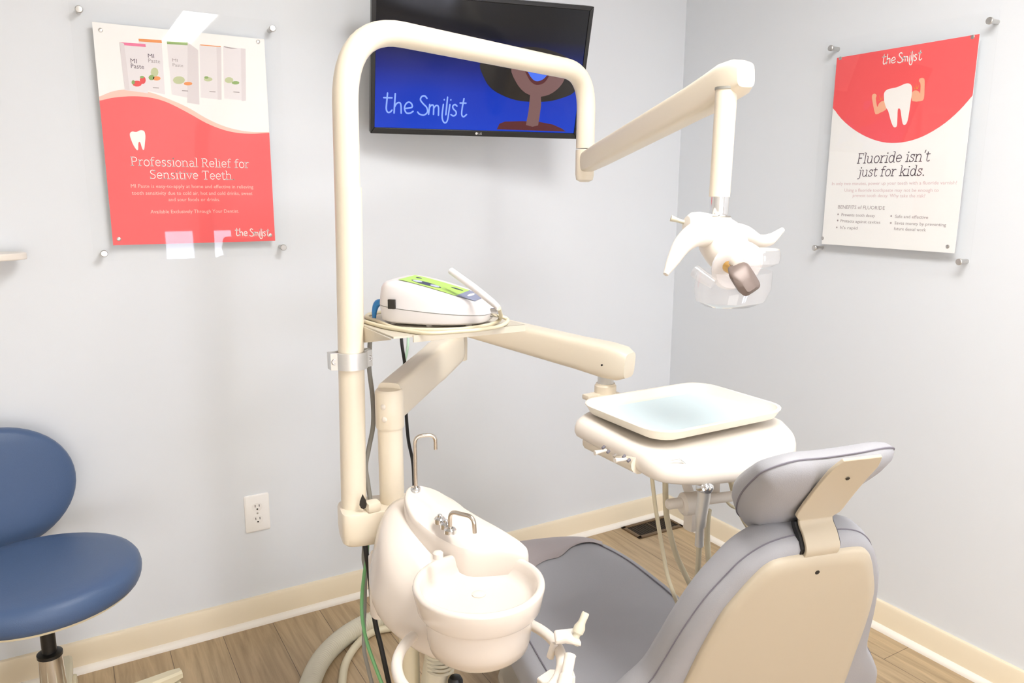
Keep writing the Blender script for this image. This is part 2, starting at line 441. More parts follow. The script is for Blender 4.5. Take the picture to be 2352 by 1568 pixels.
GL = {  # slab-serif outlines: width, strokes
 'P': (.56, [[(.1, 0), (.1, .7)], [(.02, .7), (.1, .7), (.28, .7)] + arc(.28, .52, .18, .18, 90, -90) + [(.1, .34)], [(.02, 0), (.2, 0)]]),
 'R': (.6, [[(.1, 0), (.1, .7)], [(.02, .7), (.1, .7), (.28, .7)] + arc(.28, .53, .17, .17, 90, -90) + [(.1, .36)], [(.28, .36), (.47, 0), (.56, 0)], [(.02, 0), (.2, 0)]]),
 'S': (.54, [[(.44, .6), (.36, .69), (.24, .71), (.12, .65), (.09, .53), (.16, .42), (.3, .36), (.42, .29), (.45, .16), (.37, .04), (.24, 0), (.12, .03), (.06, .12)], [(.44, .7), (.44, .56)], [(.06, .15), (.06, 0)]]),
 'T': (.62, [[(.3, 0), (.3, .7)], [(.04, .58), (.04, .7), (.56, .7), (.56, .58)], [(.19, 0), (.41, 0)]]),
 'F': (.5, [[(.1, 0), (.1, .7)], [(.02, .7), (.44, .7), (.44, .59)], [(.1, .37), (.34, .37)], [(.02, 0), (.22, 0)]]),
 'B': (.5, []), 'r': (.4, [[(.1, 0), (.1, .48)], [(.02, 0), (.22, 0)], [(.02, .48), (.1, .48)], [(.1, .3), (.17, .43), (.26, .48), (.35, .46)]]),
 'o': (.52, [arc(.25, .24, .2, .25, 0, 360, 18)]),
 'f': (.36, [[(.13, 0), (.13, .58), (.17, .69), (.26, .73), (.35, .7)], [(.02, .48), (.3, .48)], [(.03, 0), (.25, 0)]]),
 'e': (.5, [[(.06, .26), (.44, .26)] + arc(.25, .25, .19, .24, 5, 318, 16)]),
 's': (.42, [[(.34, .42), (.24, .49), (.12, .47), (.08, .37), (.15, .28), (.28, .23), (.35, .13), (.28, .02), (.17, -.01), (.06, .05)], [(.34, .48), (.34, .36)], [(.06, .12), (.06, 0)]]),
 'i': (.26, [[(.03, .48), (.13, .48), (.13, 0)], [(.03, 0), (.23, 0)], [(.12, .65), (.14, .65)]]),
 'n': (.58, [[(.02, .48), (.1, .48), (.1, 0)], [(.1, .34), (.18, .45), (.28, .49), (.38, .45), (.43, .34), (.43, 0)], [(.02, 0), (.2, 0)], [(.34, 0), (.53, 0)]]),
 'h': (.58, [[(.02, .74), (.1, .74), (.1, 0)], [(.1, .34), (.18, .45), (.28, .49), (.38, .45), (.43, .34), (.43, 0)], [(.02, 0), (.2, 0)], [(.34, 0), (.53, 0)]]),
 'a': (.5, [[(.09, .42), (.2, .49), (.33, .46), (.38, .35), (.38, .05), (.41, 0), (.48, 0)], [(.38, .28), (.2, .28), (.09, .22), (.07, .1), (.16, -.01), (.29, .03), (.38, .13)]]),
 'l': (.26, [[(.03, .74), (.13, .74), (.13, 0)], [(.03, 0), (.23, 0)]]),
 't': (.35, [[(.13, .62), (.13, .1), (.17, .01), (.25, -.01), (.32, .05)], [(.02, .48), (.3, .48)]]),
 'v': (.5, [[(.07, .48), (.25, 0), (.43, .48)], [(0, .48), (.15, .48)], [(.35, .48), (.5, .48)]]),
 'u': (.58, [[(.02, .48), (.1, .48), (.1, .14), (.15, .03), (.26, -.01), (.37, .04), (.43, .14)], [(.34, .48), (.43, .48), (.43, 0), (.53, 0)]]),
 'd': (.56, [arc(.24, .24, .18, .25, 0, 360, 18), [(.33, .74), (.43, .74), (.43, 0), (.52, 0)]]),
 "'": (.18, [[(.11, .74), (.07, .58)]]), '.': (.22, [[(.1, .01), (.12, .01)]]), ' ': (.28, []),
 'j': (.26, [[(.05, .48), (.15, .48), (.15, -.08), (.09, -.19), (-.02, -.19)], [(.14, .65), (.16, .65)]]),
 'k': (.55, [[(.02, .74), (.1, .74), (.1, 0)], [(.02, 0), (.2, 0)], [(.4, .48), (.1, .2)], [(.2, .29), (.43, 0)], [(.3, .48), (.49, .48)], [(.34, 0), (.54, 0)]]),
}
def slab_into(mb, s, o, right, up, width, nrm, slant=0.0, w=.062):
    tot = sum(GL[c][0] for c in s); k = width / tot; x = 0
    o = Vector(o); right = Vector(right); up = Vector(up)
    for c in s:
        for st in GL[c][1]:
            pp = [o + right * ((x + px + slant * py) * k) + up * (py * k) for px, py in st]
            dot = (pp[0] - pp[-1]).length < .03 * k and len(pp) == 2
            mb.ribbon(pp, w * k * (1.5 if dot else 1), nrm)
        x += GL[c][0]

# ------------------------------------------------------------------ posters between clear acrylic sheets on stand-off bolts
def build_poster(name, label, side, sheet, bolts, screws):
    if side == 'back':
        nrm = Vector((0, -1, 0)); right = Vector((1, 0, 0))
        q = lambda px, py, d=.030: aty(px, py, -d)
    else:
        nrm = Vector((-1, 0, 0)); right = Vector((0, -1, 0))
        q = lambda px, py, d=.030: atx(px, py, -d)
    up = Vector((0, 0, 1))
    cs = [q(*c) for c in sheet]
    lo = min(c.dot(right) for c in cs); hi = max(c.dot(right) for c in cs)
    zlo = min(c.z for c in cs); zhi = max(c.z for c in cs)
    P = lambda a, z, d: right * a + up * z + nrm * d
    root = thing(name, label, 'poster', P((lo + hi) / 2, zlo, .03), 'acrylic wall posters')
    # printed sheet with thickness
    sh = MB(); sh.prism([P(lo, zlo, .0275), P(hi, zlo, .0275), P(hi, zhi, .0275), P(lo, zhi, .0275)], nrm * .0015)
    # acrylic panel: corners from the bolts, a little outside them
    bs = [q(*b, .034) for b in bolts]
    bl = [(b.dot(right), b.z) for b in bs]
    alo = min(b[0] for b in bl) - .022; ahi = max(b[0] for b in bl) + .022
    azl = min(b[1] for b in bl) - .022; azh = max(b[1] for b in bl) + .022
    MB().prism([P(a, z, .0315) for a, z in rrect((alo + ahi) / 2, (azl + azh) / 2, ahi - alo, azh - azl, .006, 3)], nrm * .004).build('acrylic_panel', ACRYL, root)
    for a, z in bl:
        st = MB(); c = P(a, z, 0)
        st.lathe([(.007, 0), (.007, .0315)], c, nrm, 16)
        st.lathe([(.0095, .0356), (.0095, .041), (.008, .0425), (.003, .0428)], c, nrm, 18)
        st.build('standoff_bolt', METAL, root)
    for s in screws:
        p = q(*s, .03); p = P(p.dot(right), p.z, .0)
        MB().lathe([(.0055, .0292), (.0055, .0302), (.0042, .0309), (.001, .031)], p, nrm, 14).build('corner_screw', METAL, root)
    return root, sh, q, nrm, right, up, (lo, hi, zlo, zhi)

# --- left poster (back wall)
root, sh, q, nrm, right, up, ext = build_poster('wall_poster', 'coral and white relief for sensitive teeth poster on back wall left of screen', 'back',
    [(213, 50), (607, 90), (631, 553), (260, 563)], [(181, 22), (625, 66), (239, 582), (650, 568)], [(231, 69), (593, 96), (273, 549), (621, 540)])
sheet = sh.build('printed_sheet', PAPERW, root)
lo, hi, zlo, zhi = ext
L1 = .02920
def qa(pts, d): return [q(x, y, d) for x, y in pts]
wave = [(230, 231), (262, 224), (305, 221), (345, 224), (384, 235), (430, 258), (473, 282), (510, 297), (545, 305), (580, 307), (617, 305)]
wave2 = [(228, 222), (262, 209), (305, 205), (345, 212), (384, 226), (430, 246), (473, 271), (510, 288), (545, 298), (580, 303), (617, 303)]
def under(curve, d):
    pts, _ = spline(qa(curve, d), 4)
    pts[0].x = lo; pts[-1].x = hi
    return pts
mb = MB(); w1 = under(wave2, L1); w0 = under(wave, L1)
for i in range(len(w1) - 1): mb.flat([w0[i], w0[i + 1], w1[i + 1], w1[i]])
mb.build('peach_wave_band', PAPERP, sheet)
mb = MB(); w1 = under(wave, L1)
for i in range(len(w1) - 1):
    a, b = w1[i], w1[i + 1]
    mb.flat([Vector((a.x, a.y, zlo)), Vector((b.x, b.y, zlo)), b, a])
mb.build('coral_wave_field', PAPERR, sheet)
L2 = L1 + .0003
mb = MB(); mb.flat(closed_spline(qa([(298, 309), (303, 302), (313, 303), (322, 299), (331, 301), (334, 312), (333, 328), (331, 343), (327, 342), (322, 327), (318, 328), (317, 344), (312, 342), (304, 328)], L2), 3))
mb.build('tooth_emblem', INKW, sheet)
mb = MB()
for s, a, b in (('Professional Relief for', (301, 380), (573, 383)), ('Sensitive Teeth.', (344, 410), (540, 412))):
    p0, p1 = q(*a, L2), q(*b, L2)
    slab_into(mb, s, p0, right, up, (p1 - p0).x, nrm)
mb.build('headline_lettering', INKW, sheet)
mb = MB()
for s, a, b in (('MI Paste is easy-to-apply at home and effective in relieving', (300, 431), (581, 432)),
                ('tooth sensitivity due to cold air, hot and cold drinks, sweet', (303, 447), (580, 448)),
                ('and sour foods or drinks.', (387, 462), (505, 463))):
    p0, p1 = q(*a, L2), q(*b, L2)
    text_into(mb, s, p0, right, up, .0145, width=(p1 - p0).x)
mb.build('small_print', PAPERP, sheet)
mb = MB(); p0, p1 = q(346, 490, L2), q(549, 491, L2)
text_into(mb, 'Available Exclusively Through Your Dentist.', p0, right, up, .0145, width=(p1 - p0).x)
mb.build('tagline_lettering', PAPERP, sheet)
mb = MB(); p0, p1 = q(541, 543, L2), q(620, 543, L2)
logo_into(mb, p0, right, up, (p1 - p0).x, nrm, 15); mb.build('logo_lettering', INKW, sheet)
# five product boxes printed across the top
mats = [BOXI, BOXS, PINKI, ORANI, GRNI, LGRNI, STRAWI, INKG, INKD]
mb = MB()
def pf(mi, pts, d): mb.mi = mi; mb.flat(qa(pts, d))
def pt(mi, s, a, b, d, size):
    mb.mi = mi; p0, p1 = q(*a, d), q(*b, d); text_into(mb, s, p0, right, up, size, width=(p1 - p0).x)
def berry(mi, cx, cy, rx, ry, d): pf(mi, [(cx + rx * math.cos(t * PI / 5), cy + ry * math.sin(t * PI / 5)) for t in range(10)], d)
d1, d2, d3, d4 = L1 + .0002, L1 + .0004, L1 + .0006, L1 + .0008
def box5(fl, tl, tr, br, bl, band, d):
    pf(0, [tl, tr, br, bl], d)
    if band is not None: pf(band, [tl, tr, (tr[0] + 1, tr[1] + 7), (tl[0] + 1, tl[1] + 6)], d + .0001)
box5(0, (318, 89), (371, 92), (379, 217), (330, 206), 3, d1)
box5(0, (274, 97), (334, 101), (340, 214), (287, 207), 2, d2)
pf(1, [(274, 97), (285, 100), (298, 207), (287, 206)], d3)
box5(0, (383, 95), (431, 97), (440, 226), (395, 217), 4, d1)
pf(1, [(431, 97), (455, 115), (458, 240), (430, 236)], d2)
box5(0, (458, 102), (508, 107), (509, 229), (461, 224), None, d1); pf(3, [(460, 102), (507, 106), (507, 108), (460, 104)], d2)
pf(1, [(497, 106), (508, 107), (509, 229), (500, 229)], d2)
box5(0, (512, 107), (564, 112), (565, 231), (515, 226), None, d1); pf(7, [(514, 106), (546, 112), (530, 112), (514, 108)], d2)
pf(1, [(553, 111), (564, 112), (565, 231), (555, 232)], d2)
pt(8, 'MI', (299, 144), (313, 144), d3, .017); pt(8, 'Paste', (300, 156), (330, 157), d3, .017)
pt(8, 'MI', (339, 132), (353, 132), d3, .015); pt(7, 'Paste', (340, 143), (367, 144), d3, .015)
pt(7, 'MI', (395, 141), (407, 141), d3, .012); pt(7, 'Paste', (396, 152), (420, 152), d3, .012)
berry(6, 315, 192, 11, 7, d3); berry(6, 328, 184, 7, 9, d3); berry(4, 306, 189, 4, 5, d4); berry(4, 326, 177, 5, 3, d4)
berry(5, 355, 166, 9, 11, d2); berry(4, 348, 178, 7, 6, d3); berry(3, 360, 180, 9, 5, d3)
berry(5, 411, 184, 14, 9, d3); berry(3, 432, 192, 10, 4, d4); berry(5, 478, 182, 10, 5, d3); berry(4, 474, 178, 5, 3, d4)
berry(5, 526, 184, 10, 7, d3); berry(4, 541, 190, 9, 4, d3)
for x, y in ((351, 200), (418, 207), (481, 209), (536, 210)): pf(7, [(x, y), (x + 14, y + 1), (x + 14, y + 3), (x, y + 2)], d3)
mb.build('product_box_picture', mats, sheet)

# --- right poster (right wall)
root, sh, q, nrm, right, up, ext = build_poster('wall_poster', 'white fluoride poster with coral half circle and strong tooth, on right wall', 'right',
    [(1922, 133), (2249, 78), (2192, 580), (1887, 560)], [(1910, 111), (2275, 48), (1873, 569), (2205, 601)], [(1930, 134), (2234, 85), (1889, 547), (2176, 566)])
sheet = sh.build('printed_sheet', PAPERW, root)
lo, hi, zlo, zhi = ext
bow = [(1914, 248), (1932, 272), (1958, 295), (1990, 314), (2026, 326), (2060, 328), (2095, 322), (2130, 308), (2170, 283), (2205, 252), (2234, 219)]
pts, _ = spline(qa(bow, L1), 3); pts[0].y = -lo; pts[-1].y = -hi
mb = MB()
for a, b in zip(pts[:-1], pts[1:]): mb.flat([a, b, Vector((b.x, b.y, zhi)), Vector((a.x, a.y, zhi))])
mb.build('coral_bowl_field', PAPERR, sheet)
mb = MB(); p0, p1 = q(2025, 150, L2), q(2117, 138, L2)
logo_into(mb, Vector((p0.x, p0.y, p0.z)), right, up, (p0 - p1).y, nrm, 14); mb.build('logo_lettering', INKW, sheet)
tooth = [(550, 950 - 50), (358, 870), (362, 810), (395, 765), (450, 740), (540, 722), (620, 695), (690, 662), (750, 650), (795, 668), (818, 720), (815, 820), (800, 930), (775, 1100), (750, 1240), (725, 1310), (695, 1330), (665, 1310), (645, 1200), (628, 1085), (605, 1062), (585, 1085), (578, 1240), (572, 1340), (545, 1370), (510, 1355), (470, 1260), (430, 1110), (390, 1040), (365, 950)][1:]
cv = lambda L_, d: qa([(1980 + x / 7.125, 100 + y / 7.125) for x, y in L_], d)
mb = MB(); mb.mi = 0; mb.flat(closed_spline(cv(tooth, L2 + .0002), 3))
mb.mi = 1
mb.flat(closed_spline(cv([(820, 800), (880, 765), (935, 790), (948, 820), (958, 700), (950, 640), (932, 620), (938, 580), (970, 562), (1010, 568), (1025, 610), (1022, 760), (1012, 900), (965, 940), (820, 940)], L2), 2))
mb.flat(closed_spline(cv([(380, 945), (320, 945), (270, 990), (250, 1040), (225, 900), (240, 850), (215, 822), (180, 828), (162, 860), (170, 940), (205, 1120), (235, 1158), (300, 1130), (400, 1070)], L2), 2))
mb.mi = 2
for tri in ([(885, 745), (880, 640), (896, 740)], [(900, 740), (935, 660), (912, 745)], [(870, 745), (838, 690), (862, 752)],
            [(300, 920), (278, 835), (312, 915)], [(318, 918), (340, 850), (328, 920)], [(290, 930), (245, 930), (290, 940)]):
    mb.flat(cv(tri, L2))
mb.build('strong_tooth_picture', [INKW, SKINI, GOLDI], sheet)
mb = MB()
for s, a, b in (("Fluoride isn't", (1968, 375), (2135, 369)), ('just for kids.', (1971, 405), (2124, 401))):
    p0, p1 = q(*a, L2), q(*b, L2)
    slab_into(mb, s, p0, right, up, (p0 - p1).y, nrm, 0.12, .06)
mb.build('headline_lettering', INKD, sheet)
mb = MB()
for s, a, b in (('In only two minutes, power up your teeth with a fluoride varnish!', (1910, 425), (2196, 426)),
                ('Using a fluoride toothpaste may not be enough to', (1939, 440), (2155, 440)),
                ('prevent tooth decay. Why take the risk?', (1958, 452), (2124, 453))):
    p0, p1 = q(*a, L2), q(*b, L2)
    text_into(mb, s, p0, right, up, .0145, width=(p0 - p1).y)
mb.build('small_print', INKP, sheet)
mb = MB(); p0, p1 = q(1924, 479, L2), q(2031, 482, L2)
text_into(mb, 'BENEFITS of FLUORIDE', p0, right, up, .0165, width=(p0 - p1).y)
mb.build('list_heading', INKG, sheet)
mb = MB()
for rows, dots in (((('Prevents tooth decay', (1932, 496), (2009, 497)), ('Protects against cavities', (1930, 510), (2021, 513)), ("It's rapid", (1929, 525), (1968, 527))), ((1925, 492), (1924, 506), (1922, 522))),
                   ((('Safe and effective', (2055, 500), (2131, 502)), ('Saves money by preventing', (2054, 515), (2172, 522)), ('future dental work', (2053, 528), (2126, 533))), ((2047, 496), (2046, 512)))):
    mb = MB()
    for s, a, b in rows:
        p0, p1 = q(*a, L2), q(*b, L2)
        text_into(mb, s, p0, right, up, .0135, width=(p0 - p1).y)
    for x, y in dots:
        c = q(x, y, L2); mb.flat([c + right * (.003 * math.cos(t * PI / 4)) + up * (.003 * math.sin(t * PI / 4)) for t in range(8)])
    mb.build('benefits_list', INKG, sheet)

# ------------------------------------------------------------------ wall television
def tv():
    yaw, tilt, roll = 0.2127, 0.2959, 0.0039
    rr = Vector((math.cos(yaw), -math.sin(yaw), 0)); out = Vector((-math.sin(yaw), -math.cos(yaw), 0))
    upv = Vector((0, 0, 1)) * math.cos(tilt) + out * math.sin(tilt)
    nn = out * math.cos(tilt) - Vector((0, 0, 1)) * math.sin(tilt)
    Wd, Ht = .70, .70 / 1.68
    o = Vector((-1.048, -.182, 1.608))
    P = lambda a, b, d=0: o + rr * a + upv * b + nn * d
    t = thing('television', 'flat black television tilted down on back wall, blue picture on screen', 'television', o)
    bz = MB()  # bezel frame: four mitred bars with a thicker lower one
    bw, bb, th = .013, .019, .034
    outer = [(-Wd / 2, 0), (Wd / 2, 0), (Wd / 2, Ht), (-Wd / 2, Ht)]
    inner = [(-Wd / 2 + bw, bb), (Wd / 2 - bw, bb), (Wd / 2 - bw, Ht - bw), (-Wd / 2 + bw, Ht - bw)]
    for i in range(4):
        j = (i + 1) % 4
        bz.loft([[P(*outer[i], -th), P(*outer[j], -th), P(*inner[j], -th), P(*inner[i], -th)], [P(*outer[i], 0), P(*outer[j], 0), P(*inner[j], 0), P(*inner[i], 0)]])
    bz.build('bezel', BLACK, t, bevel=.002)
    bk = MB(); bk.loft([[P(a, b, -.03) for a, b in rrect(0, Ht / 2, Wd - .02, Ht - .02, .01)], [P(a, b, -.045) for a, b in rrect(0, Ht / 2 - .02, Wd * .86, Ht * .75, .02)], [P(a, b, -.066) for a, b in rrect(0, Ht / 2 - .03, Wd * .6, Ht * .55, .02)]])
    bk.build('housing', BLACK, t)
    # the lit picture: deep blue, LCD viewing-angle falloff painted in as black towards the top
    sm = bpy.data.materials.new('screen_picture_blue'); sm.use_nodes = True
    nt = sm.node_tree; b = nt.nodes['Principled BSDF']; b.inputs['Base Color'].default_value = (.004, .004, .005, 1); b.inputs['Roughness'].default_value = .12
    tc = nt.nodes.new('ShaderNodeTexCoord'); sp = nt.nodes.new('ShaderNodeSeparateXYZ'); cr = nt.nodes.new('ShaderNodeValToRGB')
    nt.links.new(tc.outputs['Generated'], sp.inputs[0]); nt.links.new(sp.outputs['Z'], cr.inputs[0]); nt.links.new(cr.outputs[0], b.inputs['Emission Color'])
    e = cr.color_ramp.elements
    e[0].position = 0; e[0].color = lin((0, 66, 214)); e[1].position = 1; e[1].color = lin((22, 22, 24))
    for p_, c_ in ((.30, (0, 56, 196)), (.48, (0, 34, 140)), (.64, (8, 22, 80)), (.74, (20, 22, 36)), (.86, (24, 24, 26))):
        k = e.new(p_); k.color = lin(c_)
    b.inputs['Emission Strength'].default_value = .66; b.inputs['Specular IOR Level'].default_value = .3
    sc = MB(); sc.prism([P(*c, -.010) for c in inner], nn * .006)
    scr = sc.build('screen', sm, t)
    q = lambda px, py, d: onp(px, py, P(0, 0, d), nn)
    def ink(name, rgb, s=.72):
        return mat(name, (6, 6, 6), .15, emit=rgb, estr=s)
    mb = MB(); D1 = -.0037
    hair = [(1102, 148), (1110, 175), (1125, 200), (1150, 217), (1185, 230), (1225, 234), (1265, 232), (1300, 222), (1318, 212), (1330, 190), (1322, 150), (1290, 125), (1230, 108), (1160, 112), (1120, 128)]
    hp = closed_spline([q(x, y, D1) for x, y in hair], 3)
    mb.mi = 0; mb.flat(hp)
    mb.mi = 1
    mb.flat(closed_spline([q(x, y, D1 + .0003) for x, y in [(1174, 155), (1185, 188), (1205, 212), (1233, 222), (1262, 217), (1285, 200), (1298, 178), (1300, 150), (1270, 138), (1200, 138)]], 3))
    mb.flat([q(x, y, D1 + .0006) for x, y in [(1218, 214), (1242, 216), (1243, 240), (1239, 270), (1236, 288), (1223, 291), (1208, 287), (1214, 255)]])
    mb.mi = 2
    mb.flat(closed_spline([q(x, y, D1 + .0006) for x, y in [(1206, 150), (1210, 172), (1220, 188), (1233, 195), (1250, 190), (1262, 172), (1263, 155)]], 3))
    mb.flat([q(x, y, D1 + .0003) for x, y in [(1141, 297), (1147, 284), (1160, 279), (1200, 278), (1240, 280), (1270, 286), (1290, 295), (1300, 302)]])
    mb.mi = 3
    mb.flat(closed_spline([q(x, y, D1 + .0009) for x, y in [(1211, 152), (1215, 170), (1226, 184), (1238, 186), (1252, 178), (1259, 160)]], 3))
    mb.build('portrait_picture', [ink('screen_black', (28, 26, 28)), ink('screen_brown', (126, 92, 92)), ink('screen_maroon', (88, 32, 42)), ink('screen_light_blue', (74, 120, 250))], scr)
    mb = MB(); p0 = q(880, 262, -.0033); p1 = q(1072, 266, -.0033)
    logo_into(mb, p0, (p1 - p0).normalized(), upv, (p1 - p0).length, nn, 11)
    mb.build('screen_lettering', ink('screen_pale_blue', (140, 172, 255), .85), scr)
    mb = MB(); c = P(-.006, .0095, .0004)
    mb.flat([c + rr * (.0042 * math.cos(k * PI / 8)) + upv * (.0042 * math.sin(k * PI / 8)) for k in range(16)])
    text_into(mb, 'LG', P(.0005, .0062, .0004), rr, upv, .0095)
    mb.build('maker_mark', mat('silver_mark', (225, 225, 225), .4), t)
    # wall bracket behind
    br = MB(); c = P(0, Ht * .45, -.062)
    br.box((c.x, -.006, c.z), (.16, .012, .2), bevel=.002)
    br.tube([Vector((c.x, -.01, c.z)), c], .018)
    br.build('wall_bracket', BLACK, t)
tv()

# ------------------------------------------------------------------ wall outlet
OUTW = mat('bright_white_plastic', (252, 250, 247), 0.35)
c = Vector((-1.782, 0, .389))
t = thing('wall_outlet', 'white duplex power outlet low on the back wall', 'outlet', c)
mb = MB(); mb.loft([[(c.x + a, -d, c.z + b) for a, b in rrect(0, 0, w, h, .005)] for d, w, h in ((0, .079, .127), (.004, .079, .127), (.0062, .072, .12))])
mb.build('cover_plate', OUTW, t)
for dz in (.022, -.022):
    r_ = MB(); r_.loft([[(c.x + a, -d, c.z + dz + b) for a, b in rrect(0, 0, .034, .029, .013)] for d in (.005, .0075)])
    rc = r_.build('receptacle', OUTW, t)
    s = MB()
    for dx in (-.0065, .0065): s.box((c.x + dx, -.0076, c.z + dz + .004), (.002, .001, .008))
    s.lathe([(.0028, 0), (.0028, .0008)], (c.x, -.0073, c.z + dz - .0075), (0, -1, 0), 12)
    s.build('slots', DARK, rc)
MB().lathe([(.003, .006), (.003, .0072), (.001, .0076)], (c.x, 0, c.z), (0, -1, 0), 12).build('screw', METAL, t)

# ------------------------------------------------------------------ floor register in the corner
c = Vector((-.150, -.100, 0))
t = thing('floor_vent', 'brown metal floor register in the corner behind the instrument hoses', 'vent', c)
m_v = mat('bronze_register_metal', (118, 98, 76), .4, metal=.6)
mb = MB(); w, h = .25, .125
for sx in (-1, 1): mb.box((c.x + sx * (w / 2 - .009), c.y, .003), (.018, h, .006), bevel=.0015)
for sy in (-1, 1): mb.box((c.x, c.y + sy * (h / 2 - .009), .003), (w, .018, .006), bevel=.0015)
mb.build('rim', m_v, t)
MB().box((c.x, c.y, .001), (w - .03, h - .03, .002)).build('duct_opening', DARK, t)
mb = MB()
for i in range(17):
    if i == 8: continue
    mb.box((c.x - w / 2 + .025 + i * (w - .05) / 16, c.y, .0032), (.003, h - .034, .0024))
mb.box((c.x, c.y, .0035), (.010, h - .034, .003))
mb.build('louvre_grille', mat('dark_bronze', (70, 56, 44), .5, metal=.5), t)

# ------------------------------------------------------------------ shelf end at the left edge of the view
a = atz(36, 651, 1.262); yb = -.0
t = thing('wall_shelf', 'small white round-ended shelf on back wall at far left edge', 'shelf', (a.x - .16, 0, 1.255))
pl_ = [(a.x - .30, 0), (a.x - .30, -.12)] + [(a.x - .09 + .09 * math.cos(R(t_)), -.06 + .06 * math.sin(R(t_))) for t_ in range(-90, 91, 12)]
mb = MB(); mb.prism([(x, y, 1.250) for x, y in pl_], (0, 0, .018)); mb.build('board', WHITE, t, bevel=.003)
MB().box((a.x - .20, -.045, 1.235), (.012, .09, .03), bevel=.003).build('bracket', WHITE, t)

# ------------------------------------------------------------------ dental light on its long goose-neck pole
ZT = Vector((0, 0, 1))
PB, PTOP = Vector((-1.753, -.912, .756)), Vector((-1.738, -.912, 1.55))
def pole_at(z):
    k = (z - PB.z) / (PTOP.z - PB.z); return PB.lerp(PTOP, k)
t = thing('dental_light', 'cream dental light on tall arched pole and raised swing arm', 'dental light', pole_at(.70))
DROP = Vector((-.951, -.645, 1.552))
ARMZ = 1.757
mb = MB()
r0 = .0262
path = fillet([pole_at(1.20), Vector((PTOP.x, PTOP.y, ARMZ)), Vector((DROP.x, DROP.y, ARMZ)), Vector((DROP.x, DROP.y, DROP.z))], [.155, .135], 12)
mb.tube(path, r0, 24)
mb.build('arched_pole', CREAM, t)
mb = MB(); a = pole_at(.745); b = pole_at(aty(797, 430, -.912).z)
mb.tube([a, b], [.0276, .0276], 28); mb.build('pole_sleeve', CREAM, t)
# swing arm: rounded rectangular box arm rising from the pole end back toward the viewer
J = Vector((DROP.x, DROP.y, 1.515)); E_ = at(1688, 180, 1.5)
mb = MB()
mb.lathe([(.0262, .034), (.0268, .030), (.0268, -.035), (.024, -.050), (.012, -.056)], J, ZT, 24)
mb.build('knuckle', CREAM, t)
ad = (E_ - J).normalized(); side = ad.cross(ZT).normalized(); upn = side.cross(ad).normalized()
mb = MB(); rings = []
for k, (f_, w_, h_, n_) in enumerate([(.0, .016, .022, 3), (.02, .022, .028, 4), (.15, .024, .030, 5), (.80, .027, .034, 5), (.90, .029, .036, 5)]):
    rings.append(superell(J + ad * ((E_ - J).length * f_) - upn * .004, side, upn, w_, h_, n_, 32))
for (f_, w_, h_, dz) in ((.965, .030, .0365, 0), (1.02, .028, .033, -.002), (1.05, .020, .024, -.004)):
    rings.append(superell(J + ad * ((E_ - J).length * f_) + ZT * dz, side, upn * .6 + ZT * .4, w_, h_, 4, 32))
mb.loft(rings); mb.build('spring_arm', CREAM, t)
mb = MB(); c1 = at(1668, 220, 1.5); c2 = at(1657, 452, 1.5)
ax = Vector((c1.x, c1.y, 0))
top = Vector((c1.x, c1.y, c1.z + .012)); bot = Vector((c1.x - .003, c1.y, c2.z))
mb.tube([top, bot], [.0212, .0205], 24); mb.build('drop_tube', CREAM, t)
mb = MB(); mb.lathe([(.0225, 0), (.0225, -.005), (.012, -.005)], top + ZT * .004, ZT, 20); mb.build('swivel_washer', GREYC, t)
mb = MB(); mb.lathe([(.0188, 0), (.0185, -.034), (.0160, -.044), (.0150, -.052), (.006, -.056)], bot, ZT, 22)
mb.build('chrome_collar', CHROME, t)
# lamp head: shell, two curved handles, clear shield, dark bulb cover
HD = 1.5
def h(px, py, d=HD): return at(px, py, d)
yk = MB()
yk.lathe([(.006, -.02), (.014, -.018), (.014, .018), (.006, .02)], h(1655, 512, 1.5), RX, 18)
yk.tube([h(1640, 520), h(1650, 500), h(1668, 500), h(1676, 522)], .0045, 10, smooth=4)
yk.build('yoke', METAL, t)
# motor-like rounded housing at the left back, with its switch lever
sh = MB()
prof = [(.004, -.036), (.016, -.035), (.025, -.026), (.0285, -.010), (.0285, .012), (.024, .026), (.012, .034), (.003, .035)]
sh.lathe(prof, h(1612, 521, 1.52), (RX + FW * .3 - DN * -.12), 26)
housing = sh.build('housing', WHITE, t)
MB().tube([h(1590, 516, 1.52), h(1560, 507, 1.52), h(1541, 501, 1.52)], [.0042, .0040, .0062], 12).build('switch_lever', HOSEG, t)
# body sweeping down from the yoke to the reflector collar
AX = (h(1725, 660, 1.40) - h(1640, 560, 1.53)).normalized()      # direction the lamp points
bs = MB(); rings = []
u0 = AX.orthogonal().normalized(); v0 = AX.cross(u0)
for (px, py, d, r_) in ((1626, 512, 1.535, .020), (1640, 530, 1.525, .036), (1654, 549, 1.51, .045), (1668, 570, 1.495, .045), (1678, 588, 1.478, .041), (1684, 598, 1.47, .036), (1686, 601, 1.468, .02)):
    c = h(px, py, d)
    rings.append([c + (u0 * math.cos(2 * PI * k / 30) + v0 * math.sin(2 * PI * k / 30)) * r_ for k in range(30)])
bs.loft(rings); bs.build('lamp_shell', WHITE, t)
col = MB(); rings = []
for (px, py, d, r_) in ((1684, 598, 1.47, .036), (1690, 606, 1.462, .050), (1694, 612, 1.457, .052), (1697, 616, 1.453, .045)):
    c = h(px, py, d); rings.append([c + (u0 * math.cos(2 * PI * k / 30) + v0 * math.sin(2 * PI * k / 30)) * r_ for k in range(30)])
col.loft(rings); col.build('reflector_collar', mat('frosted_white_reflector', (244, 242, 244), .25), t)
def horn(pts, rad, nm):
    mb = MB(); mb.tube(pts, rad, 16, smooth=6); return mb.build(nm, WHITE, t)
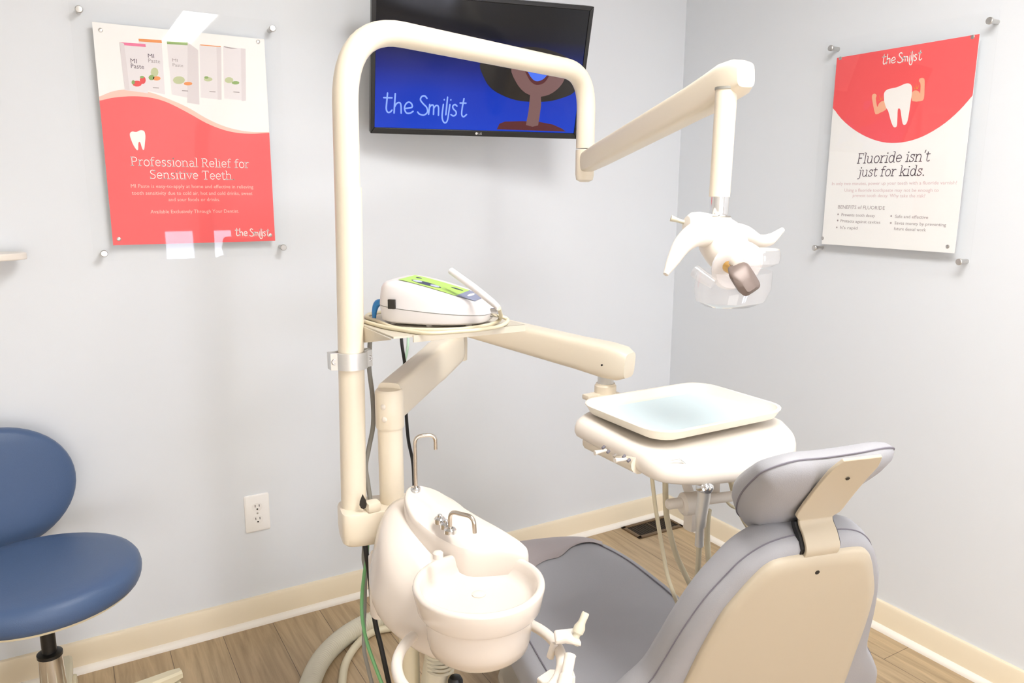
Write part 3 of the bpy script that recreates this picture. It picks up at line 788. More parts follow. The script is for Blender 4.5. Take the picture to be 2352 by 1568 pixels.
horn([h(1640, 540, 1.50), h(1600, 538, 1.47), h(1568, 562, 1.44), h(1545, 600, 1.42), h(1529, 630, 1.41)], [.028, .024, .018, .012, .005], 'handle')
horn([h(1668, 540, 1.51), h(1705, 537, 1.53), h(1740, 552, 1.55), h(1768, 550, 1.56), h(1798, 527, 1.57)], [.026, .019, .013, .0125, .005], 'handle')
# clear drum shield with upper lobe
cs = h(1690, 625, 1.45)
mb = MB(); SX = RX; up_s = (-DN * .97 - FW * .24).normalized(); fs = SX.cross(up_s).normalized()
def ringat(px, py, d, a, b): return [h(px, py, d) + SX * (a * math.cos(2 * PI * k / 36)) + fs * (b * math.sin(2 * PI * k / 36)) for k in range(36)]
mb.loft([ringat(1688, 622, 1.44, .070, .050), ringat(1682, 662, 1.44, .072, .052), ringat(1676, 690, 1.44, .064, .046), ringat(1672, 702, 1.44, .044, .030)], False, True)
mb.build('clear_shield', SHIELD, t)
mb = MB()
mb.loft([ringat(1744, 572, 1.46, .038, .030), ringat(1742, 584, 1.46, .042, .034), ringat(1738, 602, 1.46, .042, .034), ringat(1734, 610, 1.46, .034, .026)], True, True)
mb.build('shield_lobe', SHIELD, t)
mb = MB(); mb.tube([h(1597, 622, 1.44), h(1612, 634, 1.43), h(1640, 652, 1.42)], [.012, .012, .010], 14); mb.build('shield_tab', SHIELD, t)
# bulb cap (dark) with brass contact behind
mb = MB(); bx = AX
rings = []
for dd, s_ in ((-.024, .014), (-.018, .019), (.004, .026), (.016, .024), (.026, .012)):
    c = h(1706, 636, 1.39) + bx * dd
    rings.append(superell(c, (RX * .8 - DN * .5 + FW * .2).normalized(), (RX * .5 + DN * .8).normalized(), s_ * .9, s_ * .95, 4.5, 28))
mb.loft(rings); mb.build('bulb_cap', mat('taupe_metal', (120, 106, 100), .45, metal=.2), t)
mb = MB(); mb.tube([h(1672, 612, 1.43), h(1690, 622, 1.40)], .011, 14); mb.build('brass_socket', mat('brass', (214, 172, 96), .3, metal=1.0), t)
mb = MB()
for i in range(4): mb.lathe([(.010, -.0015), (.0125, 0), (.010, .0015)], h(1688 + i * 3, 601 + i * 3, 1.41 - i * .004), AX, 18)
mb.build('spring_coil', WHITE, t)

# ------------------------------------------------------------------ delivery unit: post, knuckle arm, spring arm, console
PX, PY = -1.670, -.930
t = thing('delivery_unit', 'cream dental delivery unit with jointed arm and wide console', 'dental unit', (PX, PY, .72))
mb = MB(); zcap0 = at(897, 975, 1.70).z
mb.tube([Vector((PX, PY, .745)), Vector((PX, PY, zcap0))], .0275, 28); mb.build('post', CREAM, t)
zc1 = at(900, 888, 1.69).z
mb = MB(); mb.lathe([(.0300, zcap0 - .002), (.0315, zcap0 + .002), (.0315, zc1 - .006), (.0275, zc1), (.010, zc1 + .002)], (PX, PY, 0), ZT, 32)
kn = mb.build('elbow_cap', CREAM, t)
for py in (932, 962):
    c = at(885, py, 1.66); d_ = (Vector((c.x, c.y, 0)) - Vector((PX, PY, 0))).normalized()
    MB().lathe([(.0062, -.002), (.0062, .0016), (.0045, .003), (.001, .0034)], Vector((PX, PY, c.z)) + d_ * .0305, d_, 16).build('screw_cover', WHITE, kn)
KE = at(1050, 800, 2.28)
a0 = Vector((PX, PY, (zcap0 + zc1) / 2 + .012)); kd = Vector((KE.x - PX, KE.y - PY, 0)); kl = kd.length; kd.normalize(); ks = kd.cross(ZT)
mb = MB(); rings = []
for f_, w_, hh in ((0, .027, .044), (.12, .027, .046), (.55, .0275, .050), (.62, .029, .052), (.66, .031, .050), (.93, .031, .050), (1.0, .026, .044), (1.035, .014, .03)):
    rings.append(superell(a0 + kd * (kl * f_) + ZT * (.012 * f_), ks, ZT, w_, hh, 5, 32))
mb.loft(rings); mb.build('knuckle_arm', CREAM2, t)
zj = a0.z + .012
S0 = Vector((KE.x, KE.y, 1.055)); 
mb = MB(); mb.lathe([(.03, zj - .05), (.031, zj), (.029, zj + .055), (.028, S0.z - .01)], (KE.x, KE.y, 0), ZT, 28); mb.build('arm_joint', CREAM2, t)
S1 = Vector((-1.075, -.965, at(1408, 828, 1.95).z))
sd = (S1 - S0).normalized(); sl = (S1 - S0).length; ss = sd.cross(ZT).normalized(); su = ss.cross(sd)
mb = MB(); rings = []
for f_, w_, hh, n_ in ((-.06, .016, .02, 3), (-.03, .026, .032, 4), (.1, .029, .035, 5), (.8, .033, .041, 5), (.96, .036, .044, 5), (1.04, .035, .042, 4.5), (1.08, .026, .032, 4)):
    rings.append(superell(S0 + sd * (sl * f_), ss, su, w_, hh, n_, 32))
mb.loft(rings); mb.build('spring_arm', CREAM, t)
mb = MB(); c = at(1383, 838, 1.90); mb.lathe([(.0025, 0), (.0025, .003)], c, ss * (1 if ss.dot(CAM - c) > 0 else -1), 10); mb.build('pivot_pin', DARK, t)
px_, py_ = S1.x - .012, S1.y + .02
zb = at(1396, 880, 1.96).z
mb = MB(); mb.lathe([(.0205, zb), (.0205, S1.z - .02)], (px_, py_, 0), ZT, 26); mb.build('swivel_collar', ALU, t)
mb = MB(); mb.lathe([(.028, .905), (.028, zb - .006), (.0245, zb - .002), (.0245, zb)], (px_, py_, 0), ZT, 26); mb.build('swivel_hub', CREAM, t)
mb = MB(); mb.box((px_, (py_ - 1.10) / 2, .908), (.075, -1.10 * -1 + py_ + .05, .034), bevel=.008); mb.build('console_neck', CREAM, t)
mb = MB(); c = at(1362, 910, 1.95); mb.box((c.x, c.y, c.z), (.05, .03, .014), bevel=.005); mb.build('hub_latch', CREAM, t)
# console: shallow sculpted tray-like body
def fl2(px, py, z): p = atz(px, py, z); return (p.x, p.y, 0)
out = closed_spline([fl2(1321, 978, .915), fl2(1336, 1010, .895), fl2(1392, 1036, .893), fl2(1446, 1066, .890), fl2(1486, 1092, .888), fl2(1528, 1106, .887), fl2(1606, 1110, .887), fl2(1720, 1098, .887), fl2(1795, 1068, .89), fl2(1829, 1028, .90), fl2(1812, 985, .91), fl2(1770, 955, .92), (-.90, -1.06, 0), (-1.08, -1.045, 0), (-1.22, -1.075, 0)], 5)
cc = Vector((-1.10, -1.27, 0))
def ctop(p):   # raised left wing at the back, dipping to the front lip
    f = min(1, max(0, (-1.10 - p.y) / .36))
    return .938 - .016 * f * f - .008 * math.sin(PI * f)
rings = []
for s_, dz in ((.30, -.047), (.88, -.046), (.95, -.043), (.985, -.038), (1.0, -.030), (.998, -.020), (.985, -.009), (.955, -.002), (.91, 0), (.80, .0), (.4, .000)):
    rings.append([Vector((cc.x + (p.x - cc.x) * s_, cc.y + (p.y - cc.y) * s_, ctop(Vector((cc.x + (p.x - cc.x) * s_, cc.y + (p.y - cc.y) * s_, 0))) + dz)) for p in out])
mb = MB(); mb.loft(rings); mb.build('console', WHITE, t, angle=60)
# toggle strip below the left edge
mb = MB(); a = at(1338, 1012, 1.74); b = at(1450, 1068, 1.52); n_ = (b - a).normalized()
mb.tube([a + Vector((.02, 0, -.006)), b + Vector((.02, 0, -.004))], .018, 12); sw = mb.build('switch_strip', CREAM2, t)
for px, py, px2, py2, d in ((1391, 1034, 1366, 1040, 1.60), (1437, 1055, 1412, 1057, 1.53)):
    MB().tube([at(px, py, d + .01), at((px + px2) / 2, (py + py2) / 2, d - .006), at(px2, py2, d - .012)], [.004, .0038, .0052], 10).build('toggle_switch', WHITE, sw)
for px, py, d in ((1386, 1027, 1.60), (1397, 1037, 1.585), (1412, 1046, 1.565), (1433, 1048, 1.54), (1444, 1057, 1.53)):
    MB().lathe([(.0030, -.004), (.0030, .0035), (.0016, .0045)], at(px, py, d), (-.9, -.3, -.3), 10).build('dial', METAL if px == 1412 else GREYD, sw)
# instrument bar hanging below the front
mb = MB(); B0, B1 = at(1531, 1158, 1.575), at(1722, 1134, 1.625)
mb.tube([B0, B0.lerp(B1, .02), B0.lerp(B1, .98), B1], [.008, .011, .011, .008], 18); bar = mb.build('instrument_bar', WHITE, t)
mb = MB(); c = B0.lerp(B1, .30)
mb.lathe([(.018, -.026), (.024, -.020), (.024, .020), (.018, .026)], c + ZT * -.004, (B1 - B0), 24)
mb.box((c.x + .006, c.y, c.z - .035), (.034, .028, .06), bevel=.008); mb.build('instrument_holder', WHITE, bar)
mb = MB(); c = B0.lerp(B1, 1.0); mb.lathe([(.012, -.018), (.020, -.012), (.020, .014), (.012, .02)], c, (B1 - B0), 22); mb.build('instrument_holder', WHITE, bar)
mb = MB(); c = B0.lerp(B1, .64); mb.box((c.x, c.y + .02, c.z + .04), (.026, .012, .09), bevel=.003); mb.build('bar_bracket', WHITE, t)
mb = MB(); c = B0.lerp(B1, .30); mb.tube([c, c + Vector((0, .03, .05)), c + Vector((0, .04, .10))], .010, 12); mb.build('bar_bracket', WHITE, t)

# hoses hanging from the console and swinging down behind the chair
def hose(name, label, pts, r, m, cat='hose', group=None, smooth=8):
    mb = MB(); mb.tube(pts, r, 12, smooth=smooth)
    return tag(mb.build(name, m), label, cat, group)
hose('instrument_hose', 'thinnest beige hose hanging leftmost under the dental console', [at(1496, 1070, 1.57), at(1498, 1100, 1.56), at(1505, 1160, 1.57), at(1518, 1240, 1.58), at(1533, 1320, 1.57), at(1548, 1365, 1.56), at(1562, 1405, 1.60), at(1570, 1460, 1.70)], .0042, HOSEM, group='hoses under the dental console')
hose('instrument_hose', 'beige hose hanging second from left, over the floor register', [at(1528, 1065, 1.63), at(1529, 1150, 1.63), at(1534, 1200, 1.64), at(1552, 1270, 1.66), at(1577, 1325, 1.68), at(1600, 1370, 1.72), at(1640, 1430, 1.78)], .0062, HOSEM, group='hoses under the dental console')
hose('instrument_hose', 'beige hose hanging straight down right beside the syringe', [at(1628, 1170, 1.62), at(1624, 1220, 1.63), at(1628, 1290, 1.64), at(1634, 1360, 1.70), at(1650, 1430, 1.76)], .0062, HOSEM, group='hoses under the dental console')
hose('instrument_hose', 'beige hose slanting down to the right toward the headrest', [at(1676, 1095, 1.66), at(1688, 1140, 1.68), at(1702, 1180, 1.70), at(1722, 1215, 1.72), at(1760, 1270, 1.74), at(1790, 1330, 1.76)], .0062, HOSEM, group='hoses under the dental console')
hose('instrument_hose', 'short thin beige hose loop hooked under the instrument bar', [at(1668, 1150, 1.61), at(1680, 1162, 1.61), at(1695, 1167, 1.62), at(1706, 1160, 1.63), at(1704, 1145, 1.64)], .0032, HOSEM, group='hoses under the dental console')
# air-water syringe in the holder
t = thing('air_water_syringe', 'silver air and water syringe hanging upright in front of the instrument bar', 'dental instrument', at(1605, 1255, 1.51))
mb = MB(); mb.tube([at(1618, 1120, 1.475), at(1617, 1140, 1.48), at(1611, 1180, 1.49), at(1609, 1206, 1.495), at(1608, 1210, 1.497), at(1606, 1252, 1.51)], [.0135, .0125, .0115, .0105, .0082, .0090], 18)
mb.build('handle', ALU, t)
mb = MB(); mb.lathe([(.006, -.016), (.013, -.012), (.0155, 0), (.013, .012), (.006, .016)], at(1618, 1118, 1.475), (RX * .3 - DN * .2 - FW), 22); hd = mb.build('head', CHROME, t)
for px in (1622, 1631): MB().lathe([(.0045, 0), (.0045, .006), (.003, .0075), (.0008, .008)], at(px, 1121, 1.46), (-FW), 14).build('push_button', CHROME, hd)
mb = MB(); mb.tube([at(1612, 1110, 1.472), at(1596, 1092, 1.468), at(1580, 1072, 1.464), at(1560, 1055, 1.463), at(1540, 1056, 1.463)], [.0032, .0024, .002, .0018, .0016], 10, smooth=5); mb.build('nozzle', CHROME, t)
mb = MB(); mb.tube([at(1606, 1250, 1.51), at(1604, 1290, 1.53), at(1601, 1340, 1.57), at(1600, 1400, 1.66), at(1610, 1450, 1.72)], .0055, 12, smooth=6); mb.build('supply_hose', HOSEM, t)

# ------------------------------------------------------------------ instrument tray with paper liner
t = thing('instrument_tray', 'ivory rectangular instrument tray with raised rim on the dental console', 'tray', (-1.092, -1.232, .940))
tc_ = (-1.090, -1.230); TW, TH, TR = .386, .292, .062
def trr(k, z, r_=TR): return [Vector((tc_[0] + x, tc_[1] + y, z + .0035)) for x, y in rrect(0, 0, TW - 2 * k, TH - 2 * k, max(r_ - k, .012), 6)]
mb = MB(); mb.loft([trr(.030, .9365), trr(.018, .9365), trr(.012, .9395), trr(.003, .955), trr(0, .958), trr(.0, .9600), trr(.004, .9612), trr(.008, .9602), trr(.015, .9430), trr(.020, .9395), trr(.04, .9392)])
mb.build('tray_body', TRAYM, t)
mb = MB(); mb.loft([trr(.026, .9394, .03), trr(.026, .9400, .03)])
tag(mb.build('tray_paper', PAPERB, None, 15), 'pale blue paper liner lying flat inside the ivory tray', 'paper')

# ------------------------------------------------------------------ device shelf clamped to the pole
t = thing('device_shelf', 'thin grey metal shelf clamped to the pole under the device', 'shelf', (-1.60, -.93, 1.146))
SHM = mat('putty_sheet_metal', (214, 206, 190), .45, metal=.25)
mb = MB(); zs = 1.150
mb.prism([(-1.715, -1.077, zs - .004), (-1.415, -1.082, zs - .004), (-1.415, -.80, zs - .004), (-1.722, -.80, zs - .004)], (0, 0, .004))
mb.build('plate', SHM, t)
mb = MB(); mb.box((-1.545, -1.081, zs - .007), (.26, .003, .014)); mb.build('lip', SHM, t)
mb = MB(); mb.prism([(-1.722, -.80, zs - .003), (-1.722, -.80, zs - .036), (-1.722, -.93, zs - .036), (-1.722, -1.074, zs - .006), (-1.722, -1.076, zs - .003)], (.003, 0, 0))
mb.build('flange', SHM, t)
# clamp ring
c = pole_at(at(805, 820, 1.66).z)
t2 = thing('pole_clamp', 'satin aluminium clamp ring with two bolts around the pole', 'clamp', c)
mb = MB(); o = []; 
for k in range(33): 
    a = PI + PI * k / 32; o.append((c.x + .0345 * math.cos(a), c.y + .0345 * math.sin(a)))
fx = .046
poly = [(c.x - fx, c.y + .012), (c.x - fx, c.y - .004)] + [p for p in o if abs(p[0] - c.x) < .0335] + [(c.x + fx, c.y - .004), (c.x + fx, c.y + .012)] + [(c.x + .0285 * math.cos(-PI * k / 16 ), c.y + .0285 * math.sin(-PI * k / 16)) for k in range(17)]
mb.prism([(x, y, c.z - .018) for x, y in poly], (0, 0, .036)); 
poly2 = [(c.x - fx, c.y + .015), (c.x + fx, c.y + .015), (c.x + fx, c.y + .03)] + [(c.x + .036 * math.cos(PI * k / 16), c.y + .030 + .014 * math.sin(PI * k / 16)) for k in range(17)] + [(c.x - fx, c.y + .03)]
mb2 = MB(); ring = [(c.x + .0345 * math.cos(a * PI / 16), c.y + .0345 * math.sin(a * PI / 16)) for a in range(17)]
poly2 = [(c.x + fx, c.y + .013), (c.x + fx, c.y + .020)] + [p for p in ring if abs(p[0] - c.x) < .030] + [(c.x - fx, c.y + .020), (c.x - fx, c.y + .013)] + [(c.x + .0285 * math.cos(PI - a * PI / 16), c.y + .0285 * math.sin(PI - a * PI / 16)) for a in range(3, 14)]
mb2.prism([(x, y, c.z - .018) for x, y in poly2], (0, 0, .036))
mb.build('clamp_jaw', ALU, t2); mb2.build('clamp_jaw', ALU, t2)
for sx in (-1, 1):
    b_ = MB(); b_.lathe([(.0068, 0), (.0068, .003), (.0056, .0042), (.0034, .0042), (.0034, .0015)], (c.x + sx * .0385, c.y - .004, c.z), (0, -1, 0), 18); b_.build('bolt', METAL, t2)

# ------------------------------------------------------------------ ultrasonic scaler box on the shelf
DXA = Vector((math.cos(R(-46)), math.sin(R(-46)), 0)); DYA = Vector((-DXA.y, DXA.x, 0))
DO = Vector((-1.560, -.958, zs)); FT = .006
t = thing('ultrasonic_scaler', 'white wedge-shaped dental scaler box with green panel on the pole shelf', 'dental device', DO)
Lh, Wh = .120, .088
def dl(x, y, z): return DO + DXA * x + DYA * y + ZT * z
def dout(s, k=0):   # plan outline: squarish rear, rounded tapering nose
    o = []
    for i in range(56):
        a = 2 * PI * i / 56; ca, sa = math.cos(a), math.sin(a)
        n_ = 4.0
        x = Lh * math.copysign(abs(ca) ** (2 / n_), ca); y = Wh * math.copysign(abs(sa) ** (2 / n_), sa)
        tap = 1 - .30 * max(0, (x + .02) / Lh) ** 2
        o.append((x * s + k, y * s * tap))
    return o
def dtop(x): # height of upper face along the box
    f = (x + Lh) / (2 * Lh)
    return .097 - .008 * (1 - min(1, f / .25)) ** 2 - .050 * max(0, (f - .12) / .88) ** 1.2
def dseam(x):
    f = (x + Lh) / (2 * Lh); return FT + .034 - .018 * f + .002
mb = MB()
mb.loft([[dl(x, y, FT) for x, y in dout(.90)], [dl(x, y, FT + .004) for x, y in dout(.965)], [dl(x, y, dseam(x)) for x, y in dout(1.0)]])
mb.build('base', DEVW, t)
mb = MB(); mb.loft([[dl(x, y, dseam(x) + .0004) for x, y in dout(.992)], [dl(x, y, dseam(x) + .0012) for x, y in dout(.992)]]); mb.build('seam_gasket', GREYC, t)
mb = MB(); rings = [[dl(x, y, dseam(x) + .0016) for x, y in dout(1.0)]]
for s_, q_ in ((.985, .45), (.965, .75), (.93, .90), (.88, .97), (.78, 1.0), (.5, 1.0), (.2, 1.0)):
    rings.append([dl(x, y, dseam(x) + (dtop(x) - dseam(x)) * q_ * (1.0)) for x, y in dout(s_)])
mb.loft(rings); mb.build('shell', DEVW, t, angle=50)
for x, y in ((-.085, -.055), (-.085, .055), (.08, -.035), (.08, .035), (0, -.06), (0, .06)):
    MB().lathe([(.007, 0), (.007, FT + .002)], dl(x, y, 0), ZT, 14).build('foot', DEVW, t)
def dpanel(name, pts, m, lift=.0012, th=.0006):
    mb = MB(); mb.flat([dl(x, y, dtop(x) + lift) for x, y in pts]); return mb.build(name, m, t)
mbp = MB()
xs_ = [-.075 + i * .013 for i in range(11)]
for a, b in zip(xs_[:-1], xs_[1:]):
    mbp.flat([dl(a, -.047, dtop(a) + .0012), dl(b, -.047, dtop(b) + .0012), dl(b, .047, dtop(b) + .0012), dl(a, .047, dtop(a) + .0012)])
pan = mbp.build('control_panel', mat('lime_green_print', (186, 226, 110), .4), t)
mbp = MB(); xs_ = [.055 + i * .008 for i in range(6)]
for a, b in zip(xs_[:-1], xs_[1:]):
    wa, wb_ = .047 - (a - .055) * .25, .047 - (b - .055) * .25
    mbp.flat([dl(a, -wa, dtop(a) + .0012), dl(b, -wb_, dtop(b) + .0012), dl(b, wb_, dtop(b) + .0012), dl(a, wa, dtop(a) + .0012)])
mbp.build('blue_grey_panel', mat('slate_blue_print', (140, 146, 172), .4), t)
def oval(x, y, rx, ry, lift): return [dl(x + rx * math.cos(k * PI / 10), y + ry * math.sin(k * PI / 10), dtop(x + rx * math.cos(k * PI / 10)) + lift) for k in range(20)]
NAVY = mat('navy_print', (62, 66, 92), .4); LILAC = mat('lilac_print', (196, 202, 224), .4)
for ov in ((-.022, -.018, .034, .016), (-.055, .022, .007, .006), (.035, .02, .014, .006)):
    mb = MB(); mb.flat(oval(*ov, .0016)); mb.build('panel_symbol', NAVY, pan)
for x, y in ((-.042, -.018), (-.002, -.018)): 
    mb = MB(); mb.flat(oval(x, y, .010, .011, .0019)); mb.build('button', LILAC, pan)
mb = MB(); mb.flat(oval(.072, .005, .004, .022, .0016)); mb.build('white_legend', INKW, pan)
# mains socket on the near side at the rear
mb = MB(); c = dl(-.072, -Wh - .0008, FT + .042); rm = Matrix.Rotation(R(-46), 3, 'Z')
mb.box(c, (.016, .006, .020), rm, bevel=.001); mb.build('socket', DARK, t)
mb = MB(); c = dl(-Lh - .010, .02, FT + .03); mb.tube([dl(-Lh + .006, -.035, FT + .036), dl(-Lh - .010, -.035, FT + .034), dl(-Lh - .017, -.036, FT + .018), dl(-Lh - .018, -.037, FT - .001)], [.008, .008, .006, .004], 12, smooth=4)
mb.build('blue_connector', mat('blue_plastic', (60, 140, 210), .35), t)
# handpiece lying along the far top edge
hpts = [at(1036, 622, 1.62), at(1088, 660, 1.575), at(1128, 692, 1.54), at(1146, 708, 1.52)]
mb = MB(); mb.tube(hpts, [.0075, .0078, .0072, .0055], 14, smooth=5); mb.build('handpiece', DEVW, t)
mb = MB(); mb.tube([dl(.118, .0, .026), dl(.135, .0, .026)], .010, 14); mb.build('hose_port', CHROME, t)
zc = zs + .0042
def cl(px, py, dz=0): 
    p = atz(px, py, zc + dz); return p
cord = [hpts[-1], cl(1150, 728, .012), cl(1136, 742), cl(1090, 752), cl(1030, 757), cl(960, 757), cl(905, 752), cl(862, 735), cl(842, 728), cl(850, 721), cl(880, 716)]
mb = MB(); mb.tube(cord, .0042, 10, smooth=6); mb.build('handpiece_cord', HOSEM, t)
cord = [dl(.128, .004, .022), cl(1166, 734, .006), cl(1150, 748), cl(1100, 757), cl(1040, 762), cl(980, 765), cl(920, 757), cl(880, 750), cl(838, 738)]
mb = MB(); mb.tube(cord, .0042, 10, smooth=6); mb.build('water_hose', HOSEM, t)

# ------------------------------------------------------------------ cuspidor with mounting block, spouts and basin
t = thing('cuspidor', 'white rinse basin with two steel spouts beside the dental chair', 'cuspidor', (-1.66, -1.15, 0))
BLK = []
for z_, k in ((.676, .90), (.682, .98), (.700, 1.0), (.744, 1.0), (.750, .97), (.752, .90)):
    BLK.append(superell((-1.706, -.925, z_ - .006), (.985, -.17, 0), (.17, .985, 0), .082 * k, .050 * k, 6.0, 48))
mb = MB(); mb.loft(BLK); blk = mb.build('mounting_block', CREAM, t)
c = aty(860, 1192, -.968); mb = MB(); mb.lathe([(.0095, -.004), (.0095, .001), (.0075, .002), (.0052, .002), (.0045, -.004)], c, (-.17, -.985, 0), 20); mb.build('socket_bolt', METAL, blk)
mb = MB(); c = at(856, 1155, 1.67); mb.box((c.x, c.y, c.z - .006), (.030, .03, .022), bevel=.006); mb.build('cable_guide', CREAM, blk)
mb = MB(); c = at(834, 1152, 1.655); dv = (CAM - c); dv.z = 0; dv.normalize(); sd_ = dv.cross(ZT)
mb.prism([c + sd_ * (x * .001) + ZT * (z * .001) for x, z in ((0, 18), (3, 12), (7, 2), (8, -6), (5, -13), (0, -16), (-5, -13), (-7.5, -5), (-6, 4), (-2, 12))], dv * .003); mb.build('cable_slot', DARK, blk)
mb = MB(); st = [(-.985, -1.72, -1.600, .64, .785), (-1.03, -1.754, -1.585, .615, .79), (-1.08, -1.776, -1.565, .592, .785), (-1.13, -1.783, -1.555, .575, .755), (-1.18, -1.772, -1.545, .562, .712), (-1.24, -1.752, -1.540, .556, .678), (-1.30, -1.722, -1.55, .560, .67), (-1.33, -1.70, -1.58, .575, .66)]
rings = []
for y, x0, x1, z0, z1 in st: rings.append(superell(((x0 + x1) / 2, y, (z0 + z1) / 2), (1, 0, 0), (.24, 0, 1), (x1 - x0) / 2, (z1 - z0) / 2, 3.6, 44))
mb.loft(rings); mb.build('body', CERAM, t, subsurf=1, angle=60)
LEAF = [(928, 1138, .815), (936, 1119, .828), (957, 1113, .83), (1003, 1126, .825), (1060, 1163, .805), (1108, 1192, .79), (1150, 1215, .775), (1198, 1245, .757), (1213, 1262, .748), (1190, 1270, .744), (1130, 1268, .744), (1072, 1266, .746), (1028, 1250, .752), (986, 1225, .765), (952, 1195, .782), (934, 1165, .80)]
lp = closed_spline([atz(*p) for p in LEAF], 4)
lc = sum(lp, Vector()) / len(lp)
def lring(k, dz): return [lc + (p - lc) * k + ZT * dz for p in lp]
mb = MB(); mb.loft([lring(1.0, -.10), lring(1.01, -.045), lring(1.005, -.010), lring(.985, -.001), lring(.95, .002), lring(.90, .0005), lring(.5, -.001)])
mb.build('control_deck', CERAM, t, angle=60)
def spout(name, base, pts, r, flange):
    b = Vector(base); mb = MB(); mb.tube(fillet(pts, [.016, .020], 6), r, 14); o = mb.build(name, BRONZE, t)
    MB().lathe([(flange, -.006), (flange, .001), (flange * .8, .004), (r * 1.4, .006)], b, ZT, 20).build('flange', CHROME, o)
d0 = 1.585
b0 = at(955, 1122, d0); k = b0
tz = at(958, 994, d0).z
p2 = at(1000, 994, d0 - .012); p3 = at(1004, 1034, d0 - .012)
spout('cup_filler_spout', b0, [b0, Vector((b0.x, b0.y, tz)), Vector((p2.x, p2.y, tz)), Vector((p2.x, p2.y, p3.z))], .0040, .0115)
b1 = at(1034, 1216, 1.485); tz1 = at(1036, 1170, 1.485).z
p2 = at(1088, 1187, 1.44); p3 = at(1093, 1227, 1.44)
spout('bowl_rinse_spout', b1, [b1, Vector((b1.x, b1.y, tz1)), p2, Vector((p2.x + .002, p2.y, p3.z))], .0042, .0125)
for px, py, d in ((1010, 1191, 1.515), (1024, 1203, 1.50)):
    c = at(px, py, d); mb = MB(); mb.lathe([(.0115, -.008), (.0115, .001), (.0095, .003), (.0052, .003), (.0052, .008), (.0035, .0095)], c, ZT, 20); mb.build('push_button', CHROME, t)
BC = atz(1100, 1334, .73)
mb = MB(); mb.lathe([(.060, -.132), (.084, -.130), (.092, -.122), (.096, -.106), (.099, -.060), (.100, -.051), (.110, -.050), (.114, -.044), (.1185, -.022), (.1215, -.006), (.1205, -.001), (.116, .002), (.111, .001), (.107, -.004), (.104, -.018), (.099, -.031), (.085, -.037), (.03, -.040)], BC, ZT, 56)
mb.build('bowl', CERAM, t, angle=50)
MB().lathe([(.013, -.0415), (.013, -.037), (.009, -.0355), (.002, -.035)], BC + Vector((.01, .02, -.001)), ZT, 18).build('drain_cover', CERAM, t)
MB().lathe([(.010, -.004), (.010, .006), (.007, .009), (.002, .010)], at(1006, 1276, 1.43), ZT, 18).build('rim_knob', CERAM, t)
mb = MB(); c = at(872, 1290, 1.62); mb.loft([superell((c.x, c.y, z_), (1, 0, 0), (0, 1, 0), w_, w_, 3, 24) for z_, w_ in ((c.z - .12, .022), (c.z + .012, .022), (c.z + .022, .017), (c.z + .025, .008))]); mb.build('post_cover', CERAM, t)
# support column and junction box on the floor
mb = MB(); mb.tube([(-1.690, -1.06, .66), (-1.690, -1.06, .10)], .0215, 20); mb.build('support_column', HOSEM, t)
mb = MB(); mb.tube([(-1.615, -1.10, .62), (-1.615, -1.10, .10)], .011, 14); mb.build('drain_pipe', HOSEM, t)
mb = MB(); mb.tube([(-1.640, -1.13, .60), (-1.650, -1.13, .50), (-1.655, -1.10, .36), (-1.64, -1.05, .22)], [.028] * 4, 16, smooth=10)
hz = mb.bm
mb.build('drain_sleeve', HOSEG, t)
mb = MB()
for i in range(18):
    c0 = Vector((-1.640 - .010 * min(1, i / 10), -1.13, .598 - i * .0095))
    mb.lathe([(.0265, -.003), (.0305, 0), (.0265, .003)], c0, (.1, 0, 1), 20, False, False)
mb.build('sleeve_ribs', HOSEG, t)
mb = MB(); mb.loft([[(-1.58 + a, -1.02 + b, z_) for a, b in rrect(0, 0, .32 * k, .26 * k, .03)] for z_, k in ((0, 1.0), (.16, 1.0), (.185, .97), (.19, .9))]); mb.build('junction_box', CREAM2, t)
mb = MB(); c = at(1046, 1560, 1.62); mb.lathe([(.014, -.02), (.016, -.012), (.016, .010), (.012, .018), (.004, .02)], (c.x, c.y, c.z - .012), ZT, 20); 
mb.tube([(c.x, c.y, c.z - .03), (c.x, c.y, .18)], .006, 10); mb.build('valve_knob', BLACK, t)

# ------------------------------------------------------------------ assistant's ring arm with holders
RC = atz(1102, 1514, .615); RR = .146
t = thing('assistant_arm', 'white curved ring arm with suction holders around the rinse basin', 'holder', (RC.x, RC.y, .60))
def rp(a, dz=0): return RC + Vector((RR * math.cos(R(a)), RR * math.sin(R(a)), dz))
# angles in the room: find the ring point nearest the seen free end, run round the back to the near side
aL = math.degrees(math.atan2((atz(945, 1458, .615) - RC).y, (atz(945, 1458, .615) - RC).x))
mb = MB(); mb.tube([rp(aL + 360 * 0 + k) for k in range(0, 330, 6)], .0100, 14); ring = mb.build('ring_tube', WHITE, t)
mb = MB(); mb.tube([RC + Vector((.0, .14, 0)), RC + Vector((.01, .19, .01)), (-1.60, -1.06, .60)], .010, 12); mb.build('mounting_stub', WHITE, t)
hA = at(1298, 1462, 1.38); hB = at(1290, 1550, 1.30)
mb = MB(); mb.prism([at(1272, 1446, 1.385), at(1318, 1440, 1.39), at(1326, 1458, 1.375), at(1336, 1474, 1.355), at(1318, 1470, 1.345), at(1300, 1462, 1.34), at(1276, 1470, 1.34)], (0, 0, -.010)); mb.build('saliva_holder', WHITE, t, bevel=.003)
mb = MB(); mb.box(at(1268, 1494, 1.385), (.010, .012, .030), Matrix.Rotation(R(20), 3, 'Y'), bevel=.003); mb.build('hose_clip', WHITE, t)
mb = MB(); mb.prism([at(1232, 1556, 1.32), at(1262, 1535, 1.345), at(1318, 1538, 1.335), at(1322, 1552, 1.31), at(1290, 1566, 1.29), at(1245, 1566, 1.30)], (0, 0, -.024)); mb.build('suction_holder', WHITE, t, bevel=.003)
